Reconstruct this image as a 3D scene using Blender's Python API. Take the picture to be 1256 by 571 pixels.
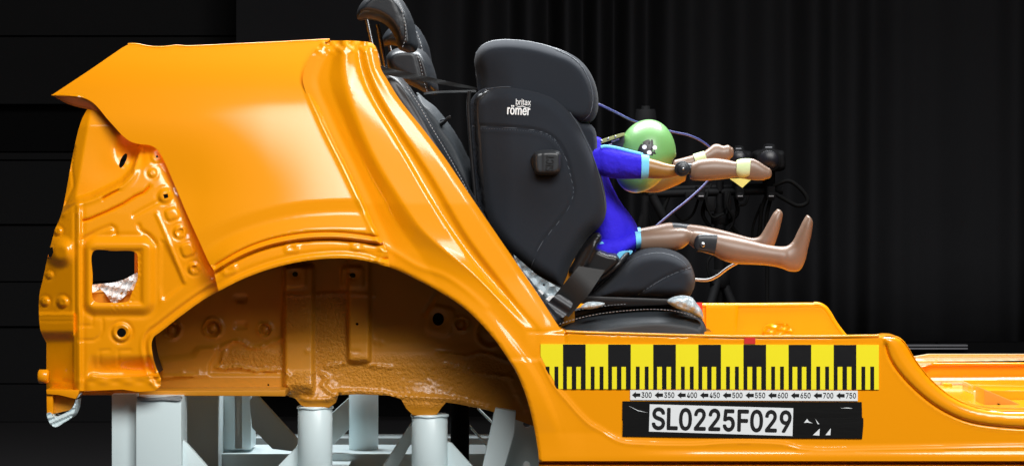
import bpy, bmesh, math, random
import numpy as np
from mathutils import Vector, Matrix
from mathutils.geometry import delaunay_2d_cdt

random.seed(7); RNG = np.random.default_rng(7)
for o in list(bpy.data.objects): bpy.data.objects.remove(o)
SC = bpy.context.scene
COL = SC.collection

# ------------------------------------------------------------------ camera, world, lamps, exposure
CAMD, ZC, PPM, CX, CY = 6.0, 1.15, 560.0, 628.0, 220.0      # camera distance, eye height, px per metre at Y=0
cam = bpy.data.cameras.new('camera'); cam_o = bpy.data.objects.new('camera', cam); COL.objects.link(cam_o)
cam_o.location = (0, -CAMD, ZC); cam_o.rotation_euler = (math.pi/2, 0, 0)
cam.sensor_width = 36; cam.lens = 36*CAMD/(1256/PPM); cam.shift_y = -65.5/1256
cam.clip_start = .1; cam.clip_end = 200
SC.camera = cam_o
w = bpy.data.worlds.new('World'); SC.world = w; w.use_nodes = True
w.node_tree.nodes['Background'].inputs[0].default_value = (.9, .95, 1, 1)
w.node_tree.nodes['Background'].inputs[1].default_value = .014
def area(name, loc, aim, sx, sy, power, col=(1, 1, 1), soft=None):
    l = bpy.data.lights.new(name, 'AREA'); l.shape = 'RECTANGLE'; l.size = sx; l.size_y = sy; l.energy = power; l.color = col
    o = bpy.data.objects.new(name, l); COL.objects.link(o); o.location = loc
    d = Vector(aim)-Vector(loc); o.rotation_euler = d.to_track_quat('-Z', 'Y').to_euler()
    if soft:      # diffuser cloth: brighter in the middle than at the frame
        l.use_nodes = True; nt = l.node_tree; N, L = nt.nodes.new, nt.links.new
        em = nt.nodes['Emission']; g = N('ShaderNodeNewGeometry'); sp = N('ShaderNodeSeparateXYZ'); L(g.outputs['Parametric'], sp.inputs[0])
        prev = None
        for k in (0, 1):
            a = N('ShaderNodeMath'); a.operation = 'SUBTRACT'; L(sp.outputs[k], a.inputs[0]); a.inputs[1].default_value = .5
            b = N('ShaderNodeMath'); b.operation = 'ABSOLUTE'; L(a.outputs[0], b.inputs[0])
            m = N('ShaderNodeMapRange'); m.interpolation_type = 'SMOOTHSTEP'; m.inputs[1].default_value = .5; m.inputs[2].default_value = .5-soft[k]; m.inputs[3].default_value = .0; m.inputs[4].default_value = 1
            L(b.outputs[0], m.inputs[0])
            if prev is None: prev = m.outputs[0]
            else:
                mu = N('ShaderNodeMath'); mu.operation = 'MULTIPLY'; L(prev, mu.inputs[0]); L(m.outputs[0], mu.inputs[1]); prev = mu.outputs[0]
        L(prev, em.inputs['Strength'])
    return o
area('softbox_key', (.95, -3.9, ZC+3.45), (.1, .2, ZC-.1), 5.5, 1.8, 560, (1, .985, .96), soft=(.30, .07))
area('softbox_top', (.3, 1.5, ZC+2.3), (.3, .7, ZC-.2), 3.2, .9, 330, (.95, .98, 1))
area('softbox_side', (2.15, -3.5, ZC+1.95), (-.2, .1, ZC), 1.5, 1.3, 75, (1, .99, .97), soft=(.15, .15))
vs = SC.view_settings; vs.view_transform = 'Standard'; vs.look = 'None'; vs.exposure = 0; vs.gamma = 1; vs.use_curve_mapping = False

# ------------------------------------------------------------------ helpers
def P(px, py, Y=0.0):
    k = (CAMD+Y)/CAMD
    return Vector(((px-CX)/PPM*k, Y, ZC+(CY-py)/PPM*k))
def Pa(px, py, Y):
    k = (CAMD+Y)/CAMD
    return np.stack([(px-CX)/PPM*k, Y+0*px, ZC+(CY-py)/PPM*k], 1)

def tagp(o, label=None, cat=None, group=None, kind=None):
    if label: o['label'] = label
    if cat: o['category'] = cat
    if group: o['group'] = group
    if kind: o['kind'] = kind
    return o
def thing(name, label, cat, loc=(0, 0, 0), group=None):
    o = bpy.data.objects.new(name, None); COL.objects.link(o); o.location = loc; o.empty_display_size = .05
    return tagp(o, label, cat, group)
def link(name, me, mat, parent=None):
    o = bpy.data.objects.new(name, me); COL.objects.link(o)
    if mat is not None: me.materials.append(mat)
    if parent is not None:
        o.parent = parent
        m = Matrix.Identity(4); q = parent
        while q is not None:
            m = Matrix.Translation(q.location) @ m if q.parent is None else m
            q = q.parent
        root = parent
        while root.parent is not None: root = root.parent
        if parent.parent is None: o.matrix_parent_inverse = Matrix.Translation(-root.location)
    return o
def mesh_np(name, V, F, smooth=True, sharp=None):
    me = bpy.data.meshes.new(name)
    me.from_pydata([tuple(v) for v in V], [], [tuple(int(i) for i in f) for f in F])
    me.validate()
    if smooth:
        me.polygons.foreach_set('use_smooth', [True]*len(me.polygons))
        if sharp: me.set_sharp_from_angle(angle=math.radians(sharp))
    me.update()
    return me

def crom(pts, step=3.0, closed=False):
    """centripetal-ish Catmull-Rom through pts, sampled about every step units"""
    A = [np.array(p, float) for p in pts]; n = len(A); out = []
    rng = range(n if closed else n-1)
    for i in rng:
        p1, p2 = A[i], A[(i+1) % n]
        p0 = A[i-1] if (closed or i > 0) else 2*p1-p2
        p3 = A[(i+2) % n] if (closed or i+2 < n) else 2*p2-p1
        m = max(1, int(np.linalg.norm((p2-p1)[:2])/step)+1)
        t0 = 0.; e = .5
        d = lambda a, b: max(np.linalg.norm(b-a)**e, 1e-6)
        t1 = t0+d(p0, p1); t2 = t1+d(p1, p2); t3 = t2+d(p2, p3)
        for j in range(m):
            t = t1+(t2-t1)*j/m
            a1 = (t1-t)/(t1-t0)*p0+(t-t0)/(t1-t0)*p1
            a2 = (t2-t)/(t2-t1)*p1+(t-t1)/(t2-t1)*p2
            a3 = (t3-t)/(t3-t2)*p2+(t-t2)/(t3-t2)*p3
            b1 = (t2-t)/(t2-t0)*a1+(t-t0)/(t2-t0)*a2
            b2 = (t3-t)/(t3-t1)*a2+(t-t1)/(t3-t1)*a3
            out.append((t2-t)/(t2-t1)*b1+(t-t1)/(t2-t1)*b2)
    if not closed: out.append(A[-1])
    return np.array(out)
def resample(poly, step, closed=True):
    poly = np.asarray(poly, float); out = []
    n = len(poly)
    for i in range(n if closed else n-1):
        a, b = poly[i], poly[(i+1) % n]
        L = np.linalg.norm(b-a)
        if L < 1e-6: continue
        m = max(1, int(round(L/step)))
        for j in range(m): out.append(a+(b-a)*j/m)
    if not closed: out.append(poly[-1])
    return np.array(out)
def dseg(X, Y, poly, closed=False):
    """distance of every point to a polyline"""
    poly = np.asarray(poly, float); best = np.full(X.shape, 1e9); n = len(poly)
    for i in range(n if closed else n-1):
        a, b = poly[i], poly[(i+1) % n]; d = b-a; L2 = max(d@d, 1e-9)
        t = np.clip(((X-a[0])*d[0]+(Y-a[1])*d[1])/L2, 0, 1)
        best = np.minimum(best, (X-a[0]-t*d[0])**2+(Y-a[1]-t*d[1])**2)
    return np.sqrt(best)
def inside(X, Y, poly):
    poly = np.asarray(poly, float); c = np.zeros(X.shape, bool); n = len(poly); j = n-1
    for i in range(n):
        xi, yi = poly[i]; xj, yj = poly[j]
        if yi != yj:
            c ^= ((yi > Y) != (yj > Y)) & (X < (xj-xi)*(Y-yi)/(yj-yi)+xi)
        j = i
    return c
def ss(a, b, x):
    t = np.clip((x-a)/(b-a), 0, 1); return t*t*(3-2*t)
def gb(d, w): return np.exp(-(d/w)**2)
def cyx(curve):
    """x of a curve as a function of y"""
    c = np.asarray(curve, float); o = np.argsort(c[:, 1]); c = c[o]
    if len(c) < 40:
        # even knots, smoothed twice, so that pressed lines run without kinks
        yy = np.arange(c[0, 1], c[-1, 1]+1, 2.); xx = np.interp(yy, c[:, 1], c[:, 0])
        for _ in range(2):
            p = np.concatenate([2*xx[0]-xx[12:0:-1], xx, 2*xx[-1]-xx[-2:-14:-1]]); xx = np.convolve(p, np.hanning(27)[1:-1]/np.hanning(27).sum(), 'valid')
        c = np.stack([xx, yy], 1)
    return lambda y: np.interp(y, c[:, 1], c[:, 0])
def cxy(curve):
    c = np.asarray(curve, float); o = np.argsort(c[:, 0]); c = c[o]
    return lambda x: np.interp(x, c[:, 0], c[:, 1])
def rrect(X, Y, cx, cy, hx, hy, r, a=0.):
    ca, sa = math.cos(a), math.sin(a)
    x = (X-cx)*ca+(Y-cy)*sa; y = -(X-cx)*sa+(Y-cy)*ca
    qx = np.abs(x)-hx+r; qy = np.abs(y)-hy+r
    return np.hypot(np.maximum(qx, 0), np.maximum(qy, 0))+np.minimum(np.maximum(qx, qy), 0)-r
def ell(cx, cy, rx, ry, a=0., n=20):
    t = np.linspace(0, 2*math.pi, n, endpoint=False)
    x, y = rx*np.cos(t), ry*np.sin(t)
    return np.stack([cx+x*math.cos(a)-y*math.sin(a), cy+x*math.sin(a)+y*math.cos(a)], 1)

def triang(outline, holes, s, rings=False, extra=None):
    loops = [resample(outline, s)]+[resample(h, min(s, 2.0)) for h in holes]
    B = np.concatenate(loops)
    x0, y0 = loops[0].min(0); x1, y1 = loops[0].max(0)
    gx = np.arange(x0, x1, s); gy = np.arange(y0, y1, s*.866)
    X, Y = np.meshgrid(gx, gy); X = X+((np.arange(len(gy)) % 2)*s*.5)[:, None]
    X, Y = X.ravel(), Y.ravel()
    k = inside(X, Y, loops[0])
    for h in loops[1:]: k &= ~inside(X, Y, h)
    X, Y = X[k], Y[k]
    D = np.full(X.shape, 1e9)
    for l in loops: D = np.minimum(D, dseg(X, Y, l, True))
    lim = s*(1.05 if rings else .6)
    I = np.stack([X[D > lim], Y[D > lim]], 1)
    if rings:
        l = loops[0]; t = np.roll(l, -1, 0)-np.roll(l, 1, 0)
        nrm = np.stack([-t[:, 1], t[:, 0]], 1); nrm /= np.maximum(np.linalg.norm(nrm, axis=1), 1e-6)[:, None]
        for off in (.15, .45):
            for sgn in (1, -1):
                r = l+nrm*sgn*s*off
                kk = inside(r[:, 0], r[:, 1], l); r = r[kk]
                dd = dseg(r[:, 0], r[:, 1], l, True); r = r[dd > s*off*.8]
                I = np.concatenate([I, r])
    if extra:       # rows of points that follow narrow creases so they stay crisp
        keep = np.ones(len(I), bool); rows = []
        for ln in extra:
            ln = resample(ln, 2.2, False)
            keep &= dseg(I[:, 0], I[:, 1], ln) > 3.4
            t = np.gradient(ln, axis=0); nrm = np.stack([-t[:, 1], t[:, 0]], 1); nrm /= np.maximum(np.linalg.norm(nrm, axis=1), 1e-6)[:, None]
            for k, off in enumerate((-2.6, -1.3, 0, 1.3, 2.6)):
                r = ln+nrm*off; d_ = np.full(len(r), 1e9)
                for l in loops: d_ = np.minimum(d_, dseg(r[:, 0], r[:, 1], l, True))
                ok = inside(r[:, 0], r[:, 1], loops[0]) & (d_ > 1.2)
                for hl_ in loops[1:]: ok &= ~inside(r[:, 0], r[:, 1], hl_)
                r = r[ok]
                if rows and k == 0 and len(r): r = r
                rows.append(r)
        I = np.concatenate([I[keep]]+rows)
    A = np.concatenate([B, I])
    edges = []; st = 0
    for l in loops:
        n = len(l); edges += [(st+i, st+(i+1) % n) for i in range(n)]; st += n
    vo, eo, fo, ov, _, _ = delaunay_2d_cdt([Vector(p) for p in A], edges, [], 0, 1e-4)
    V = np.array([tuple(v) for v in vo]); F = np.array([f for f in fo if len(f) == 3])
    c = V[F].mean(1)
    k = inside(c[:, 0], c[:, 1], loops[0])
    for h in loops[1:]: k &= ~inside(c[:, 0], c[:, 1], h)
    F = F[k]
    a, b, cc = V[F[:, 0]], V[F[:, 1]], V[F[:, 2]]
    ar = (b[:, 0]-a[:, 0])*(cc[:, 1]-a[:, 1])-(b[:, 1]-a[:, 1])*(cc[:, 0]-a[:, 0])
    F[ar > 0] = F[ar > 0][:, ::-1]
    F = F[np.abs(ar) > 1e-7]
    return V, F
def bedges(F):
    cnt = {}
    for f in F:
        for i in range(3):
            e = (int(f[i]), int(f[(i+1) % 3])); cnt[e] = 1
    return [e for e in cnt if (e[1], e[0]) not in cnt]

def relief(name, parent, mat, outline, hfun, Y0=0., s=2.4, thick=.004, holes=(), sharp=60, attr=None, back=True, lines=None):
    """pressed sheet panel: front follows hfun (mm outwards), real thickness behind"""
    V, F = triang(outline, holes, s, extra=lines)
    h = hfun(V[:, 0], V[:, 1])
    Yf = Y0-h/1000
    A = Pa(V[:, 0], V[:, 1], Yf); n = len(A)
    fs = [tuple(f) for f in F]
    if back:
        Bk = A.copy(); Bk[:, 1] += thick
        be = bedges(F)
        fs += [tuple(n+f[::-1]) for f in F]
        fs += [(a, n+a, n+b, b)[::-1] for a, b in be]
        A = np.concatenate([A, Bk])
    me = mesh_np(name, A, fs, True, sharp)
    if attr:
        for an, fn in attr.items():
            at = me.attributes.new(an, 'FLOAT', 'POINT')
            v = fn(V[:, 0], V[:, 1]); v = np.concatenate([v, v]) if back else v
            at.data.foreach_set('value', v.astype(np.float32))
    return link(name, me, mat, parent)

def inflated(name, parent, mat, outline, Yc, T, R, hfun=None, s=3.0, edge=.0, closed=True, sharp=None, holes=(), hback=False):
    """cushion: outline puffed to thickness T (m) over an edge radius R (px)"""
    ol = crom(outline, s, True) if closed else np.asarray(outline, float)
    V, F = triang(ol, holes, s, rings=True)
    d = dseg(V[:, 0], V[:, 1], ol, True)
    q = np.clip(1-d/R, 0, 1); prof = np.sqrt(np.maximum(0, 1-q*q))
    prof = edge+(1-edge)*prof
    h = hfun(V[:, 0], V[:, 1])/1000 if hfun else 0*d
    n = len(V)
    bset = np.zeros(n, bool)
    be = bedges(F)
    for a, b in be: bset[a] = True; bset[b] = True
    fade = np.clip(d/4, 0, 1)
    A = Pa(V[:, 0], V[:, 1], Yc-T/2*prof-h*fade)
    k0 = (CAMD+Yc)/CAMD
    # the silhouette belongs to the middle plane
    A[:, 0] = (V[:, 0]-CX)/PPM*k0; A[:, 2] = ZC+(CY-V[:, 1])/PPM*k0
    B = A.copy(); B[:, 1] = Yc+T/2*prof+(h*fade if hback else 0)
    fs = [tuple(f) for f in F]+[tuple(n+f[::-1]) for f in F]+[(a, n+a, n+b, b)[::-1] for a, b in be]
    me = mesh_np(name, np.concatenate([A, B]), fs, True, sharp)
    bm = bmesh.new(); bm.from_mesh(me); bmesh.ops.remove_doubles(bm, verts=bm.verts, dist=1e-5); bm.to_mesh(me); bm.free()
    return link(name, me, mat, parent)

def prism(name, parent, mat, poly, Ya, Yb, bevel=0., smooth=False):
    """px outline, true at depth Ya, extruded straight back to Yb"""
    poly = np.asarray(poly, float)
    ar = np.sum(poly[:, 0]*np.roll(poly[:, 1], -1)-poly[:, 1]*np.roll(poly[:, 0], -1))
    if ar > 0: poly = poly[::-1]
    n = len(poly); A = Pa(poly[:, 0], poly[:, 1], Ya+0*poly[:, 0]); B = A.copy(); B[:, 1] = Yb
    me = mesh_np(name, np.concatenate([A, B]), [tuple(range(n)), tuple(range(2*n-1, n-1, -1))]+[(i, n+i, n+(i+1) % n, (i+1) % n)[::-1] for i in range(n)], smooth, 40)
    if bevel:
        bm = bmesh.new(); bm.from_mesh(me)
        bmesh.ops.recalc_face_normals(bm, faces=bm.faces)
        bmesh.ops.bevel(bm, geom=bm.edges, offset=bevel, segments=2, affect='EDGES', profile=.6, clamp_overlap=True)
        for f in bm.faces: f.smooth = True
        bm.to_mesh(me); bm.free(); me.set_sharp_from_angle(angle=math.radians(35))
    else:
        bm = bmesh.new(); bm.from_mesh(me); bmesh.ops.recalc_face_normals(bm, faces=bm.faces); bm.to_mesh(me); bm.free()
    return link(name, me, mat, parent)
def rect(x0, y0, x1, y1): return [(x0, y0), (x1, y0), (x1, y1), (x0, y1)]

def slab(name, x0, x1, y0, y1, z0, z1, m, par=None):
    V = [(x, y, z) for z in (z0, z1) for x, y in ((x0, y0), (x1, y0), (x1, y1), (x0, y1))]
    me = mesh_np(name, V, [(3, 2, 1, 0), (4, 5, 6, 7)]+[(i, (i+1) % 4, 4+(i+1) % 4, 4+i) for i in range(4)], False)
    return link(name, me, m, par)
def tube(name, parent, mat, pts, r, n=10, smooth_path=True, caps=True, flat=1.0):
    """tube through 3D points; r a number or one per point"""
    pts = np.array([tuple(p) for p in pts], float)
    rr = np.full(len(pts), r, float) if np.isscalar(r) else np.array(r, float)
    if smooth_path and len(pts) > 2:
        L = np.linalg.norm(np.diff(pts, axis=0), axis=1).sum()
        q = crom3(np.concatenate([pts, rr[:, None]], 1), max(L/60, .004)); pts, rr = q[:, :3], q[:, 3]
    m = len(pts); T = np.gradient(pts, axis=0); T /= np.maximum(np.linalg.norm(T, axis=1), 1e-9)[:, None]
    ref = np.array([0, 1., 0]) if abs(T[0][1]) < .9 else np.array([1., 0, 0])
    V = []
    u = np.cross(T[0], ref); u /= np.linalg.norm(u)
    for i in range(m):
        u = u-T[i]*(u@T[i]); u /= max(np.linalg.norm(u), 1e-9); v = np.cross(T[i], u)
        for j in range(n):
            a = 2*math.pi*j/n; V.append(pts[i]+rr[i]*(math.cos(a)*u+flat*math.sin(a)*v))
    F = [(i*n+j, i*n+(j+1) % n, (i+1)*n+(j+1) % n, (i+1)*n+j) for i in range(m-1) for j in range(n)]
    if caps: F += [tuple(range(n))[::-1], tuple((m-1)*n+j for j in range(n))]
    me = mesh_np(name, V, F, True, 50)
    bm = bmesh.new(); bm.from_mesh(me); bmesh.ops.recalc_face_normals(bm, faces=bm.faces); bm.to_mesh(me); bm.free()
    return link(name, me, mat, parent)
def crom3(pts, step):
    A = np.asarray(pts, float); out = []
    for i in range(len(A)-1):
        p1, p2 = A[i], A[i+1]; p0 = A[i-1] if i else 2*p1-p2; p3 = A[i+2] if i+2 < len(A) else 2*p2-p1
        m = max(1, int(np.linalg.norm((p2-p1)[:3])/step))
        for j in range(m):
            t = j/m
            out.append(.5*((2*p1)+(-p0+p2)*t+(2*p0-5*p1+4*p2-p3)*t*t+(-p0+3*p1-3*p2+p3)*t**3))
    out.append(A[-1]); return np.array(out)
def strap(name, parent, mat, pts, width, wdir=(0, 1, 0), th=.0018):
    """flat webbing along 3D points"""
    q = crom3(np.array([tuple(p) for p in pts], float), .012); m = len(q); V = []
    T = np.gradient(q, axis=0); T /= np.linalg.norm(T, axis=1)[:, None]
    wd = np.array(wdir, float); wd /= np.linalg.norm(wd)
    for i in range(m):
        n = np.cross(T[i], wd); n /= max(np.linalg.norm(n), 1e-9)
        for sx, sy in ((-1, -1), (1, -1), (1, 1), (-1, 1)):
            V.append(q[i]+wd*sx*width/2+n*sy*th/2)
    F = [(4*i+j, 4*i+(j+1) % 4, 4*i+4+(j+1) % 4, 4*i+4+j) for i in range(m-1) for j in range(4)]+[(3, 2, 1, 0), tuple(4*(m-1)+j for j in range(4))]
    me = mesh_np(name, V, F, True, 40)
    bm = bmesh.new(); bm.from_mesh(me); bmesh.ops.recalc_face_normals(bm, faces=bm.faces); bm.to_mesh(me); bm.free()
    return link(name, me, mat, parent)
def limb(name, parent, mat, st, n=22, cap0=.0, cap1=.0, sub=5, flat=1.0, pw=2.0):
    """body segment from stations (top x, top y, bottom x, bottom y, Y centre[, half depth m])"""
    S = []
    for q in st:
        tx, ty, bx, by, yc = q[:5]
        dh = q[5] if len(q) > 5 else math.hypot(tx-bx, ty-by)/2/PPM*flat
        S.append((tx, ty, bx, by, yc, dh))
    S = np.array(S, float); out = []
    for i in range(len(S)-1):
        p1, p2 = S[i], S[i+1]; p0 = S[i-1] if i else 2*p1-p2; p3 = S[i+2] if i+2 < len(S) else 2*p2-p1
        for j in range(sub):
            t = j/sub
            out.append(.5*((2*p1)+(-p0+p2)*t+(2*p0-5*p1+4*p2-p3)*t*t+(-p0+3*p1-3*p2+p3)*t**3))
    out.append(S[-1]); S = np.array(out)
    def dome(a, b, cap):
        # rings closing the end a (b is its neighbour), cap = dome length px
        c = (a[:2]+a[2:4])/2; cb = (b[:2]+b[2:4])/2; d = c-cb; d /= max(np.linalg.norm(d), 1e-6); r = []
        for k in range(1, 6):
            an = k/6*math.pi/2; f = math.cos(an); off = d*cap*math.sin(an)
            h = (a[:2]-a[2:4])/2*f
            r.append(np.concatenate([c+off+h, c+off-h, [a[4], a[5]*f]]))
        return r
    L = list(S)
    if cap0: L = dome(S[0], S[1], cap0)[::-1]+L
    if cap1: L = L+dome(S[-1], S[-2], cap1)
    V = []; m = len(L)
    for q in L:
        c = (q[:2]+q[2:4])/2; hv = (q[:2]-q[2:4])/2; k = (CAMD+q[4])/CAMD
        for j in range(n):
            a = 2*math.pi*j/n; ca, sa = math.cos(a), math.sin(a)
            ca = math.copysign(abs(ca)**(2/pw), ca); sa = math.copysign(abs(sa)**(2/pw), sa)
            p = c+hv*ca
            V.append(((p[0]-CX)/PPM*k, q[4]+q[5]*sa, ZC+(CY-p[1])/PPM*k))
    F = [(i*n+j, i*n+(j+1) % n, (i+1)*n+(j+1) % n, (i+1)*n+j) for i in range(m-1) for j in range(n)]
    F += [tuple(range(n))[::-1], tuple((m-1)*n+j for j in range(n))]
    me = mesh_np(name, V, F, True, 60)
    bm = bmesh.new(); bm.from_mesh(me); bmesh.ops.recalc_face_normals(bm, faces=bm.faces); bm.to_mesh(me); bm.free()
    return link(name, me, mat, parent)
def cyl(name, parent, mat, a, b, r, n=24, r2=None, bev=.001):
    a, b = np.array(tuple(a), float), np.array(tuple(b), float); d = b-a; L = np.linalg.norm(d); d /= L
    r2 = r if r2 is None else r2
    bev = min(bev, L*.3, r*.5)
    return tube(name, parent, mat, [a, a+d*bev, b-d*bev, b], [max(r-bev, 1e-4), r, r2, max(r2-bev, 1e-4)], n, smooth_path=False)
try:      # the sans-serif face that ships inside Blender, else its built-in one
    import os
    FONT = bpy.data.fonts.load(os.path.join(bpy.utils.system_resource('DATAFILES'), 'fonts', 'Inter.woff2'))
except Exception:
    FONT = None
def text(name, parent, mat, s, x0, y0, x1, y1, Y, rot=0., bold=0., fit=True):
    """flat lettering filling the px box x0..x1, y0..y1 at depth Y"""
    cu = bpy.data.curves.new(name, 'FONT'); cu.body = s; cu.size = 1; cu.font = FONT or cu.font; cu.resolution_u = 4
    o = bpy.data.objects.new(name, cu); COL.objects.link(o)
    bpy.context.view_layer.update()
    me = bpy.data.meshes.new_from_object(o.evaluated_get(bpy.context.evaluated_depsgraph_get()))
    bpy.data.objects.remove(o)
    co = np.array([v.co[:] for v in me.vertices])
    mn, mx = co.min(0), co.max(0)
    u = (co[:, 0]-mn[0])/(mx[0]-mn[0]); v = (co[:, 1]-mn[1])/(mx[1]-mn[1])
    X = x0+u*(x1-x0); Z = y1+(y0-y1)*v
    cx, cy = (x0+x1)/2, (y0+y1)/2; c, sn = math.cos(rot), math.sin(rot)
    X, Z = cx+(X-cx)*c-(Z-cy)*sn, cy+(X-cx)*sn+(Z-cy)*c
    A = Pa(X, Z, Y+0*X); F = [tuple(p.vertices) for p in me.polygons]; n = len(A)
    if bold:      # heavier strokes: the outline laid over itself with small shifts
        b = bold*(y1-y0); VV = []; FF = []
        for i, (dx, dy) in enumerate(((0, 0), (b, 0), (-b, 0), (0, b), (0, -b), (.7*b, .7*b), (-.7*b, -.7*b), (.7*b, -.7*b), (-.7*b, .7*b))):
            VV.append(Pa(X+dx, Z+dy, Y+.00003*i+0*X)); FF += [tuple(j+i*n for j in f) for f in F]
        A = np.concatenate(VV); F = FF
    bpy.data.meshes.remove(me)
    return link(name, mesh_np(name, A, F, False), mat, parent)
def join(name, objs, parent, mat):
    """merge several freshly built meshes into one part"""
    bm = bmesh.new()
    for o in objs: bm.from_mesh(o.data)
    me = bpy.data.meshes.new(name); bm.to_mesh(me); bm.free()
    for o in objs: bpy.data.objects.remove(o)
    return link(name, me, mat, parent)

# ------------------------------------------------------------------ materials
def mat(name, base, rough=.5, metal=0., coat=0., coatr=.05, sheen=0., spec=.5, bump=None, var=None, attr=None, trans=0.):
    m = bpy.data.materials.new(name); m.use_nodes = True; nt = m.node_tree; b = nt.nodes['Principled BSDF']
    N, L = nt.nodes.new, nt.links.new
    b.inputs['Base Color'].default_value = (*base, 1); b.inputs['Roughness'].default_value = rough; b.inputs['Metallic'].default_value = metal
    b.inputs['Coat Weight'].default_value = coat; b.inputs['Coat Roughness'].default_value = coatr
    b.inputs['Sheen Weight'].default_value = sheen; b.inputs['Specular IOR Level'].default_value = spec
    b.inputs['Transmission Weight'].default_value = trans
    tc = N('ShaderNodeTexCoord')
    def noise(scale, detail=3, rough=.5, src='Object', sc=(1, 1, 1)):
        mp = N('ShaderNodeMapping'); L(tc.outputs[src], mp.inputs[0]); mp.inputs['Scale'].default_value = sc
        n = N('ShaderNodeTexNoise'); n.inputs['Scale'].default_value = scale; n.inputs['Detail'].default_value = detail; n.inputs['Roughness'].default_value = rough
        L(mp.outputs[0], n.inputs['Vector']); return n
    if var:          # (scale, amount, other colour, [roughness swing])
        n = noise(var[0], 5, .6); r = N('ShaderNodeValToRGB'); r.color_ramp.elements[0].position = .35; r.color_ramp.elements[1].position = .7
        r.color_ramp.elements[0].color = (*base, 1); r.color_ramp.elements[1].color = (*var[2], 1)
        mx = N('ShaderNodeMix'); mx.data_type = 'RGBA'; mx.inputs[0].default_value = var[1]
        mx.inputs[6].default_value = (*base, 1); L(r.outputs[0], mx.inputs[7]); L(mx.outputs[2], b.inputs['Base Color'])
        if len(var) > 3:
            mr = N('ShaderNodeMapRange'); mr.inputs[3].default_value = max(0, rough-var[3]); mr.inputs[4].default_value = rough+var[3]
            L(n.outputs[0], mr.inputs[0]); L(mr.outputs[0], b.inputs['Roughness'])
    last = None
    for bp in (bump or []):   # (scale, strength, distance, detail, stretch, attr)
        n = noise(bp[0], bp[3] if len(bp) > 3 else 3, .55, sc=bp[4] if len(bp) > 4 and bp[4] else (1, 1, 1))
        bu = N('ShaderNodeBump'); bu.inputs['Strength'].default_value = bp[1]; bu.inputs['Distance'].default_value = bp[2]
        src = n.outputs[0]
        if len(bp) > 5:
            at = N('ShaderNodeAttribute'); at.attribute_name = bp[5]
            mu = N('ShaderNodeMath'); mu.operation = 'MULTIPLY'; L(n.outputs[0], mu.inputs[0]); L(at.outputs['Fac'], mu.inputs[1]); src = mu.outputs[0]
        L(src, bu.inputs['Height'])
        if last: L(last, bu.inputs['Normal'])
        last = bu.outputs[0]
    if last:
        L(last, b.inputs['Normal'])
    return m
ORANGE = (.90, .318, .0005)
M = {}
M['paint'] = mat('orange_paint', ORANGE, .45, spec=.12, coat=.9, coatr=.085, bump=[(90, .03, .002, 2)], var=(9, .35, (.87, .300, .0005)))
M['blown'] = mat('blown_out_pale_orange_paint', (.82, .44, .14), .5, spec=.3, coat=.4, coatr=.2, bump=[(40, .2, .003, 3)], var=(6, .6, (.84, .36, .05)))  # unused pale orange imitating the overexposed gloss of the floor
M['seal'] = mat('dark_brown_bounce_absorber', (.035, .016, .006), .7, bump=[(120, .6, .004, 3)])  # dark coat chosen to swallow orange bounce in the wheel arch
M['pale'] = mat('pale_cream_coat', (.86, .72, .52), .45, coat=.5, bump=[(50, .3, .003, 3)], var=(25, .7, (.86, .5, .2)))  # pale cream with orange blotches, for far flanges and a bracket
M['under'] = mat('shade_darkened_orange_paint', (.64, .255, .012), .45, spec=.3, coat=.5, coatr=.22, bump=[(170, 1.0, .006, 4, None, 'seal'), (60, .10, .002, 2)], var=(7, .6, (.40, .155, .012)))  # body orange darkened to carry the wheelhouse shade; sealer bumps where masked
M['cream'] = mat('bare_primer_paint', (.85, .80, .72), .45, coat=.5, var=(30, .5, (.7, .6, .5)))
M['steel'] = mat('pale_blue_grey_paint', (.66, .78, .80), .42, coat=.25, coatr=.2, bump=[(40, .08, .002, 3)], var=(8, .5, (.57, .69, .72), .1))
M['weld'] = mat('weld_metal', (.35, .37, .38), .45, .6, bump=[(300, .6, .003, 2)])
M['fabric'] = mat('charcoal_knit', (.0135, .0165, .0225), .9, sheen=.05, spec=.22, bump=[(1500, .35, .0006, 2), (30, .12, .004, 2)], var=(40, .5, (.023, .028, .038)))
M['fabric2'] = mat('black_woven_cloth', (.012, .014, .017), .8, sheen=.2, spec=.3, bump=[(900, .5, .0008, 2), (22, .15, .004, 2)])
M['leather'] = mat('anthracite_leather', (.010, .0125, .016), .42, spec=.45, bump=[(420, .25, .0008, 3), (14, .2, .004, 2)], var=(20, .5, (.016, .0195, .025), .08))
M['leather2'] = mat('grey_seat_leather', (.026, .032, .038), .58, spec=.35, bump=[(420, .25, .0008, 3), (14, .2, .004, 2)], var=(20, .5, (.034, .041, .048), .08))
M['plastic'] = mat('black_plastic', (.008, .008, .009), .38, spec=.4, bump=[(500, .12, .0005, 2)])
M['blockg'] = mat('dark_grey_plastic', (.026, .029, .033), .4, bump=[(500, .12, .0005, 2)])
M['webbing'] = mat('black_webbing', (.014, .015, .016), .55, spec=.4, bump=[(700, .4, .0006, 1, (1, 1, 4))])
M['thread'] = mat('pale_thread', (.32, .34, .36), .7)
M['piping'] = mat('dark_piping', (.08, .092, .11), .5)
M['white'] = mat('white_print', (.82, .84, .85), .5)
M['black'] = mat('black_print', (.006, .006, .007), .45)
M['yellow'] = mat('yellow_vinyl', (.92, .80, .012), .4, coat=.2, var=(30, .2, (.86, .74, .02)))
M['blackv'] = mat('black_vinyl', (.007, .007, .008), .35, coat=.2, bump=[(25, .15, .004, 3)])
M['tapeb'] = mat('black_tape', (.006, .006, .006), .3, bump=[(14, .3, .004, 4, (.4, 1, 3))])
M['plate'] = mat('white_plate', (.80, .83, .85), .4, coat=.2, var=(18, .25, (.74, .77, .79)))
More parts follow.
